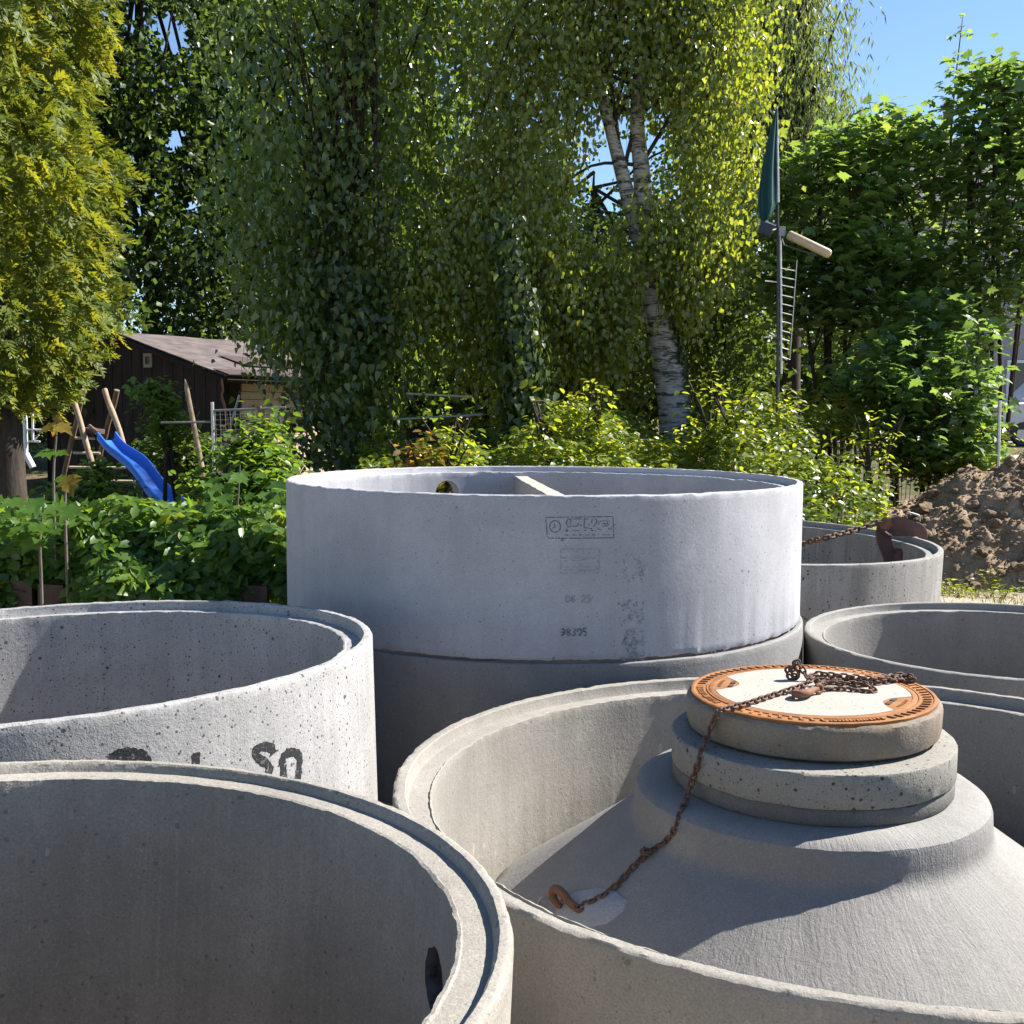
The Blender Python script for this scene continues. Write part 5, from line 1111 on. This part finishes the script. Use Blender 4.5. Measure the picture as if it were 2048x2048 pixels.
pp_ = Lw[14]; MB().tube([(pp_.x + .1, pp_.y + .1, 0), (pp_.x + .1, pp_.y + .1, pp_.z - .18)], .03, 8).build('support_post', M['log_dark'], sl_e)
pp_ = at(262, 950, 16.0); MB().tube([at(268, 962, 15.8), at(288, 1010, 15.7)], .035, 8).build('support_post', M['log'], sl_e)
cf = empty('climbing_frame', (at(180, 900, 16.8).x, 16.8, 0), 'log climbing frame with two crossed pairs of poles holding the slide', 'climbing frame')
def logp(a, b, Ya, Yb, r, mat):
    p, q = at(*a, Ya), at(*b, Yb); q = q + (q - p).normalized() * .5
    pts = [p.lerp(q, t) + Vector((mnoise.noise(Vector((t * 3, a[0], 1))) * .025, 0, 0)) for t in np.linspace(0, 1, 8)]
    rad = [r * (1 + .18 * mnoise.noise(Vector((t * 6, a[0], 7)))) for t in np.linspace(0, 1, 8)]
    MB().tube(pts, rad, 10).build('log', M[mat], cf, True, 60)
logp((142, 778), (184, 926), 16.7, 16.4, .042, 'log'); logp((168, 779), (128, 949), 16.75, 17.1, .038, 'log_dark')
logp((209, 779), (240, 868), 16.9, 16.6, .042, 'log'); logp((234, 780), (209, 876), 16.95, 17.2, .042, 'log_dark')
for (x0_, x1_, y_) in ((146, 200, 905.6), (139, 250, 934.6), (150, 265, 961.5), (148, 190, 876)): MB().tube([at(x0_, y_, 16.95), at(x1_, y_ + 1, 17.0)], .020, 8).build('rung', M['rung'], cf, True, 60)
MB().box(at(186, 861, 16.9), (.22, .4, .07), Matrix.Rotation(.15, 3, 'Y')).build('platform_board', M['clamprust'], cf)
MB().tube([at(179, 852, 16.6), at(196, 866, 16.4)], .03, 8).build('crossbar', M['log_dark'], cf)
wf = empty('white_frame', at(58, 905, 18), 'white painted metal frame half hidden behind the conifer trunk', 'frame')
for (a, b, r) in (((50, 828), (52, 915), .035), ((65, 828), (66, 884), .018), ((50, 859), (90, 859.5), .014), ((57, 883), (80, 883), .014), ((66, 884), (78, 870), .010)): MB().tube([at(*a, 18), at(*b, 18)], r, 8).build('bar', M['whitepaint'], wf, True, 60)
MB().tube([at(52, 908, 17.9), at(66, 935, 17.9)], .05, 8).build('foot', M['whitepaint'], wf)

# ------------------------------------------------------------------ stakes, sticks and fences
stk = MB(); p, q = at(373, 775, 11.5), at(402, 925, 11.3); dd_ = (q - p).normalized()
stk.tube([p - dd_ * .09, p, p.lerp(q, .5), q + dd_ * .8], [.006, .024, .027, .03], 8); o = stk.build('pointed_stake', M['log'], None, True, 50); tag(o, 'pale pointed wooden stake leaning in front of the shed', 'stake')
o = MB().tube(smooth_path([at(443, 757, 12), at(446, 780, 12), at(444, 793, 12), at(451, 818, 12), at(454, 838, 12), at(460, 860, 12), at(464, 960, 12)], 3), [.008] + [.012] * 6 + [.016] * 12, 6).build('bare_branch', M['hookrust'], None, True, 60); tag(o, 'reddish bare branch standing upright by the wire fence', 'branch')
o = MB().tube([at(479, 790, 12.1), at(460, 857, 12.1), at(440, 930, 12.1)], [.014, .016, .018], 7).build('leaning_pole', M['greymetal'], None, True, 60); tag(o, 'thin grey pole leaning left beside the bare branch', 'pole')
mf = empty('metal_fence', (at(425, 900, 11).x, 11, 0), 'low grey tube fence with rails between the shed and the ivy tree', 'fence')
for (a, b, r, n_, m_) in (((424.5, 804), (430, 940), .016, 'post', 'brightmetal'), ((519, 812), (535, 935), .020, 'post', 'log_dark'), ((425, 821.5), (572, 815), .012, 'rail', 'greymetal'), ((322, 845.5), (422, 844), .011, 'rail', 'greymetal')):
    p, q = at(*a, 11), at(*b, 11)
    if n_ == 'post': q = Vector((q.x, q.y, 0))
    MB().tube([p, q], r, 8).build(n_, M[m_], mf, True, 60)
wires = MB()
for k in range(9): wires.tube([at(426 + .6 * k, 830 + 10 * k, 11.02), at(560, 826 + 10 * k, 11.02)], .0022, 4)
for k in range(14): wires.tube([at(430 + 10 * k, 822, 11.025), at(434 + 10 * k, 915, 11.025)], .0022, 4)
wm = wires.build('wire_mesh', M['greymetal'], mf); wm['kind'] = 'stuff'
df = empty('board_fence', (at(870, 900, 13.2).x, 13.2, 0), 'dark board fence with horizontal rails behind the two ivy trunks', 'fence')
for k in range(9):
    c = at(822 + k * 19, 868, 13.25); MB().box((c.x, 13.25 + .01 * (k % 2), .72), (.105, .022, 1.44 + .02 * (k % 3)), None).build('board', M['shedwall'], df)
for (a, b, m_) in (((813, 787), (945, 794), 'rung'), ((786, 839), (966, 829), 'greymetal'), ((850, 866), (900, 867), 'rung'), ((850, 876), (900, 876), 'rung'), ((850, 882), (900, 881), 'greymetal')): MB().tube([at(*a, 13.12), at(*b, 13.12)], .014 if a[1] < 850 else .009, 6).build('rail', M[m_], df, True, 60)
c = at(1106.6, 790, 13); o = MB().tube([(c.x, 13, 0), (c.x, 13, c.z)], .018, 8).build('fence_post', M['brightmetal'], None, True, 60); tag(o, 'thin grey metal post just right of the ivy wrapped trunk', 'post')
p, q = at(1999.5, 801, 12.6), at(1995.5, 950, 12.6); o = MB().tube([p, q, Vector((q.x, q.y, 0))], .019, 8).build('fence_post', M['brightmetal'], None, True, 60); tag(o, 'grey metal post at the top end of the soil heap', 'post')

# ------------------------------------------------------------------ mast with flag and lamps
MY = 12.0; mx = at(1556, 838, MY).x
ma = empty('lamp_mast', (mx, MY, 0), 'slim steel mast with a lamp tube, floodlight and a ladder of rungs', 'mast')
MB().tube([(at(1555, 900, MY).x, MY, 0), at(1555.5, 753, MY), at(1556, 600, MY), at(1555.5, 408, MY)], [.018, .018, .016, .012], 8).build('pole', M['darkmetal'], ma, True, 60)
MB().tube([at(1562.5, 748, MY), at(1562, 600, MY), at(1560.5, 458, MY)], .013, 8).build('cable_tube', M['brightmetal'], ma, True, 60)
MB().tube([at(1556.5, 405, MY), at(1555.5, 320, MY), at(1554, 212, MY)], [.013, .013, .007], 8).build('flag_sleeve', M['leafpole'] if 'leafpole' in M else M['brightmetal'], ma, True, 60)
MB().tube([at(1594, 520, MY), at(1587, 620, MY), at(1580, 716, MY)], .005, 5).build('outer_rail', M['brightmetal'], ma)
for y in (370, 445, 515, 600, 675, 750, 825, 905, 975, 1050, 1130):
    yy = 450 + y * .233; xr = np.interp(yy, [520, 716], [1594, 1580]); MB().tube([at(1561, yy, MY), at(xr, yy + 6, MY)], .0055, 5).build('rung', M['brightmetal'], ma)
for (a, b) in (((1530, 562), (1555, 564)), ((1528, 675), (1555, 671)), ((1539, 747), (1555, 752))): MB().tube([at(*a, MY), at(*b, MY)], .008, 6).build('step_peg', M['brightmetal'], ma)
M['lampcover'] = simple('beige_lamp_cover', (.42, .33, .22), .5, .4, .12, 12)
a, b = at(1577, 469, MY - .05), at(1661, 509.5, MY - .25); d_ = (b - a).normalized()
MB().tube([a - d_ * .0, a + d_ * .012, a.lerp(b, .5), b - d_ * .03, b - d_ * .008, b], [.040, .048, .048, .048, .040, .022], 16).build('lamp_tube', M['lampcover'], ma, True, 40)
MB().tube([at(1561, 470, MY), at(1568, 490, MY - .03), at(1590, 497, MY - .1), at(1634, 511, MY - .2)], .009, 6).build('lamp_bracket', M['darkmetal'], ma)
MB().box(at(1563, 463, MY), (.07, .06, .10)).build('junction_box', M['greymetal'], ma)
c = at(1531, 460, MY - .12); Rf = Matrix.Rotation(.35, 3, 'Y') @ Matrix.Rotation(-.3, 3, 'X')
fl = MB().box(c, (.135, .05, .135), Rf).build('floodlight', M['darkmetal'], ma); MB().box(c + Rf @ Vector((0, -.027, 0)), (.115, .006, .115), Rf).build('floodlight_glass', simple('dark_glass', (.03, .032, .03), .15, .5, .1), fl)
MB().box(c + Rf @ Vector((.02, .0, .075)), (.11, .06, .012), Rf).build('floodlight_lip', M['brightmetal'], fl)
MB().tube([at(1540, 462, MY - .06), at(1557, 458, MY)], .014, 6).build('floodlight_arm', M['darkmetal'], ma)
fe = [(1551, 219), (1546, 240), (1539, 267), (1533, 293), (1527, 320), (1522, 348), (1517.6, 374), (1514.5, 405), (1516, 431), (1523, 447)]; fi = [(1554, 219), (1554, 240), (1554, 267), (1554, 293), (1554.5, 320), (1554.5, 348), (1555, 374), (1555, 398), (1553, 412), (1540, 436)]
fe, fi = smooth_path([at(x, y, MY) for x, y in fe], 3), smooth_path([at(x, y, MY) for x, y in fi], 3); nc = 14; V, Fc = [], []
for i, (a, b) in enumerate(zip(fi, fe)):
    wdt = (b - a).length
    for j in range(nc): u = j / (nc - 1); V.append(a.lerp(b, u) + Vector((0, -.02 + .30 * wdt * math.sin(u * 9.0 + i * .05) * (1 - .25 * u), 0)))
for i in range(len(fi) - 1):
    for j in range(nc - 1): Fc.append((i * nc + j, i * nc + j + 1, (i + 1) * nc + j + 1, (i + 1) * nc + j))
m_, t_, out_ = mat_new('dark_green_flag_cloth'); g_ = NG(t_); n_ = g_.noise(g_.coord(), 6, 4)
bs = g_.n('BsdfPrincipled'); g_.L(g_.mix(n_, (.012, .07, .075), (.022, .105, .11)), bs.inputs['Base Color']); bs.inputs['Roughness'].default_value = .7
tl = g_.n('BsdfTranslucent'); tl.inputs[0].default_value = (.02, .09, .09, 1); ms = g_.n('MixShader'); ms.inputs[0].default_value = .3; g_.L(bs.outputs[0], ms.inputs[1]); g_.L(tl.outputs[0], ms.inputs[2]); g_.L(ms.outputs[0], out_.inputs[0])
fo = MB().add(V, Fc).build('flag', m_, None, True, 80); md = fo.modifiers.new('cloth', 'SOLIDIFY'); md.thickness = .004
tag(fo, 'limp dark green flag hanging from the top of the mast', 'flag')

# ------------------------------------------------------------------ house and van far right
M['plaster'] = simple('pale_plaster', (.26, .26, .29), .85, .2, .06, 3)
M['rooftile'] = simple('dark_slate_roof', (.055, .05, .062), .7, .3, .25, 5, .01)
M['glass'] = simple('dark_window_glass', (.03, .035, .045), .08, .6, .1)
HY = 39.0; hx = at(1760, 395, HY).x; HZ0 = .9; HE = at(1900, 400, HY).z; HR = at(1900, 262, HY + 3).z
ho = empty('house', (hx, HY, HZ0), 'pale plastered house with a dark roof seen through the maples', 'house')
MB().box((hx + 7, HY + 4, (HE + HZ0) / 2), (14, 8, HE - HZ0)).build('wall', M['plaster'], ho)
rfh = MB(); x0_, x1_ = hx - .5, hx + 14.5
rfh.add([(x0_, HY - .6, HE - .15), (x1_, HY - .6, HE - .15), (x1_, HY + 4, HR), (x0_, HY + 4, HR), (x0_, HY + 8.6, HE - .15), (x1_, HY + 8.6, HE - .15), (x0_, HY - .6, HE - .35), (x1_, HY - .6, HE - .35), (x0_, HY + 8.6, HE - .35), (x1_, HY + 8.6, HE - .35)],
        [(0, 1, 2, 3), (3, 2, 5, 4), (0, 6, 7, 1), (4, 5, 9, 8), (0, 3, 4, 8, 6), (1, 7, 9, 5, 2), (6, 8, 9, 7)])
rh = rfh.build('roof', M['rooftile'], ho)
for k in range(10):
    t0 = k / 10; y_ = HY - .6 + 4.6 * t0; z_ = HE - .15 + (HR - HE + .15) * t0; MB().box((hx + 7, y_ + .22, z_ + .11), (15, .48, .03), Matrix.Rotation(math.atan2(HR - HE + .15, 4.6), 3, 'X')).build('tile_course', M['rooftile'], rh)
for fl_ in (2.6, 5.6):
    for k in range(4):
        wn = MB().box((hx + 1.8 + k * 3.4, HY - .02, HZ0 + fl_ - .6), (1.3, .10, 1.5)).build('window', M['whitepaint'], ho)
        for s_ in (-.29, .29): MB().box((hx + 1.8 + k * 3.4 + s_, HY - .075, HZ0 + fl_ - .6), (.5, .02, 1.3)).build('pane', M['glass'], wn)
VY = 32.0; vg = ground_z(0, VY) + .02; vx = at(1978, 838, VY).x
vn = empty('parked_van', (vx, VY, vg), 'white van parked on the pale yard behind the right hand bushes', 'van')
prof = [(0, .42), (.02, .95), (.35, 1.12), (1.15, 1.22), (1.85, 1.92), (2.3, 2.02), (5.0, 2.02), (5.12, 1.6), (5.12, .42)]; V = []; n = len(prof)
for s_ in (0, 1.9):
    for (x, z) in prof: V.append((vx + x, VY + s_ + (.10 if z > 1.3 and s_ == 0 else (-.10 if z > 1.3 else 0)), vg + z))
F_ = [tuple(range(n)), tuple(range(2 * n - 1, n - 1, -1))] + [(i, n + i, n + (i + 1) % n, (i + 1) % n) for i in range(n)]
bo = MB().add(V, F_).build('body', M['whitepaint'], vn); bvl = bo.modifiers.new('round', 'BEVEL'); bvl.width = .05; bvl.segments = 3
MB().add([(vx + 1.5, VY + .045, vg + 1.3), (vx + 2.6, VY + .045, vg + 1.3), (vx + 2.6, VY + .09, vg + 1.82), (vx + 1.98, VY + .09, vg + 1.82)], [(0, 1, 2, 3)]).build('side_window', M['glass'], vn)
MB().add([(vx + 2.75, VY + .045, vg + 1.3), (vx + 4.8, VY + .045, vg + 1.3), (vx + 4.8, VY + .09, vg + 1.82), (vx + 2.75, VY + .09, vg + 1.82)], [(0, 1, 2, 3)]).build('side_window', M['glass'], vn)
MB().box((vx + 2.6, VY - .02, vg + .50), (5.0, .05, .12)).build('sill_trim', M['darkmetal'], vn); MB().box((vx + .05, VY + .95, vg + .55), (.18, 1.85, .22)).build('bumper', M['darkmetal'], vn)
MB().box((vx + .16, VY + .12, vg + .98), (.22, .26, .16)).build('headlight', M['glass'], vn)
for (x, y) in ((1.0, .1), (4.1, .1), (1.0, 1.8), (4.1, 1.8)):
    w_ = MB().tube([(vx + x, VY + y - .11, vg + .33), (vx + x, VY + y + .11, vg + .33)], .33, 20).build('wheel', M['darkmetal'], vn, True, 40); MB().tube([(vx + x, VY + y - .125, vg + .33), (vx + x, VY + y - .10, vg + .33)], .2, 14).build('rim', M['brightmetal'], w_)

# ------------------------------------------------------------------ soil heap
def soil_mat():
    m, t, out = mat_new('dug_loam'); g = NG(t); co = g.coord(); n1 = g.noise(co, 1.6, 6, .65); n2 = g.noise(co, 9, 6, .7); n3 = g.noise(co, 45, 4, .7)
    c = g.mix(g.mapr(n1, .35, .65), (.31, .225, .145), (.45, .34, .235)); c = g.mix(g.mapr(n2, .45, .7, 0, .6), c, (.18, .12, .078))
    g.pbsdf(out, c, .95, .1, g.bump(g.math('ADD', g.math('MULTIPLY', n2, 1.4), n3), 1.0, .03)); return m
M['soil'] = soil_mat()
HX, HYc, HA, HB = 6.4, 11.8, 3.4, 2.3
def heap_z(x, y):
    e = (abs(x - HX) / HA) ** 1.6 + (abs(y - HYc) / HB) ** 1.45
    if e >= 1.05: return -.05
    q = Vector((x * 2.2, y * 2.2, 4)); nz = .16 * mnoise.noise(q) + .09 * mnoise.noise(q * 2.3) + .055 * abs(mnoise.noise(q * 4.7)) + .04 * mnoise.noise(q * 9)
    return 1.30 * (1 - e) + nz * min(1, (1.08 - e) * 4)
nxh, nyh = 230, 170; X_ = np.linspace(HX - HA - .05, HX + HA + .05, nxh); Y_ = np.linspace(HYc - HB - .05, HYc + HB + .05, nyh)
V = [(x, y, heap_z(x, y)) for y in Y_ for x in X_]; Fh = [(j * nxh + i, j * nxh + i + 1, (j + 1) * nxh + i + 1, (j + 1) * nxh + i) for j in range(nyh - 1) for i in range(nxh - 1)]
hp = empty('soil_heap', (HX, HYc, 0), 'tall heap of dug brown soil with rough clods at the right edge', 'soil heap')
hm = MB().add(V, Fh).build('soil', M['soil'], hp, True, 80)
clod_me = []
for k in range(6):
    bm = bmesh.new(); bmesh.ops.create_icosphere(bm, subdivisions=2, radius=1)
    for v in bm.verts:
        q = v.co * 1.3 + Vector((k * 7, 0, 0)); v.co *= 1 + .45 * mnoise.noise(q) + .22 * mnoise.noise(q * 2.7); v.co.z *= .75
    me = bpy.data.meshes.new('clod'); bm.to_mesh(me); bm.free(); me.materials.append(M['soil']); clod_me.append(me)
rr = random.Random(8); inv = parent_world(hp).inverted()
def heap_pt():
    while True:
        x, y = rr.uniform(HX - HA, HX + .3), rr.uniform(HYc - HB - .05, HYc + .35)
        e = (abs(x - HX) / HA) ** 1.6 + (abs(y - HYc) / HB) ** 1.45
        if e < 1.03: return x, y, e
for k in range(240):
    x, y, e = heap_pt(); s_ = rr.choice((.022, .028, .035, .045, .06)) * (1.5 if rr.random() < .07 else 1)
    if e < .75 and rr.random() < .25: s_ *= 1.6
    o = link('clod', clod_me[k % 6], hp); o.matrix_basis = inv @ (Matrix.Translation((x, y, max(0, heap_z(x, y)) + s_ * .25)) @ Matrix.Rotation(rr.uniform(0, 6.28), 4, 'Z') @ Matrix.Rotation(rr.uniform(-.6, .6), 4, 'X') @ Matrix.Diagonal((s_ * rr.uniform(.8, 1.5), s_, s_ * rr.uniform(.7, 1.2), 1)))
bm0 = [(np.array([v.co for v in m.vertices]), [tuple(p.vertices) for p in m.polygons]) for m in clod_me[:2]]
ico = bmesh.new(); bmesh.ops.create_icosphere(ico, subdivisions=1, radius=1); iv = np.array([v.co for v in ico.verts]); iff = [tuple(v.index for v in f.verts) for f in ico.faces]; ico.free()
mb = MB()
for k in range(3400):
    x, y, e = heap_pt(); s_ = rr.uniform(.007, .022); q = iv * (1 + .3 * rng.normal(size=(len(iv), 1)).clip(-1, 1)) * np.array((s_ * rr.uniform(.8, 1.4), s_, s_ * .8)) + np.array((x, y, max(0, heap_z(x, y)) + s_ * .4)); mb.add(q, iff)
cr = mb.build('crumbs', M['soil'], hp); cr['kind'] = 'stuff'
# weeds in front of the heap
wg = 'weeds on the ground in front of the soil heap'
for (px, py, lab, hh_) in ((1705, 1180, 'leftmost weed tuft, against the rear ring', .16), (1750, 1190, 'weed tuft second from the rear ring', .13), (1793, 1170, 'tallest feathery weed before the soil heap', .26), (1845, 1192, 'low spreading weed in the middle of the row', .10), (1885, 1185, 'sprawling weed at the foot of the heap', .12), (1920, 1192, 'weed rosette right of the sprawling one', .10), (1980, 1180, 'upright weed near the heap foot on the right', .20), (2010, 1195, 'weed rosette nearest the right picture edge', .10)):
    p = atz(px, py, .0); e = empty('weed', (p.x, p.y, 0), lab, 'weed', wg); n = 46
    if math.hypot(p.x - FX, p.y - FY) < FR + .05: p.x += .15
    P = np.array((p.x, p.y, 0)) + np.stack([rng.normal(size=n) * .07, rng.normal(size=n) * .05, rng.random(n) * hh_], 1); D, N = orient(n, 'flat'); D[:, 2] += .4
    leaf_mesh('foliage', P, D, N, rng.uniform(.04, .08, n), .024, KITE, M['leaf_bright'], .4 + .6 * rng.random(n), e, 'stuff')
    mb = MB()
    for k in range(5): mb.tube([(p.x, p.y, 0), (p.x + rng.normal() * .05, p.y + rng.normal() * .03, hh_ * rng.uniform(.6, 1.1))], .003, 3, False)
    mb.build('stems', M['leaf_grass'] if False else M['bark_grey'], e)
gx = lambda x, y: (np.hypot(x - FX, y - FY) > FR + .06) & (((np.abs(x - HX) / HA) ** 1.6 + (np.abs(y - HYc) / HB) ** 1.45) > .97) & (rng.random(len(x)) < .55 + .45 * np.sin(x * 7 + y * 3))
grass('grass', 3000, 2.6, 5.2, 8.6, 10.6, .06, 'patchy short grass on the ground in front of the soil heap', gx)
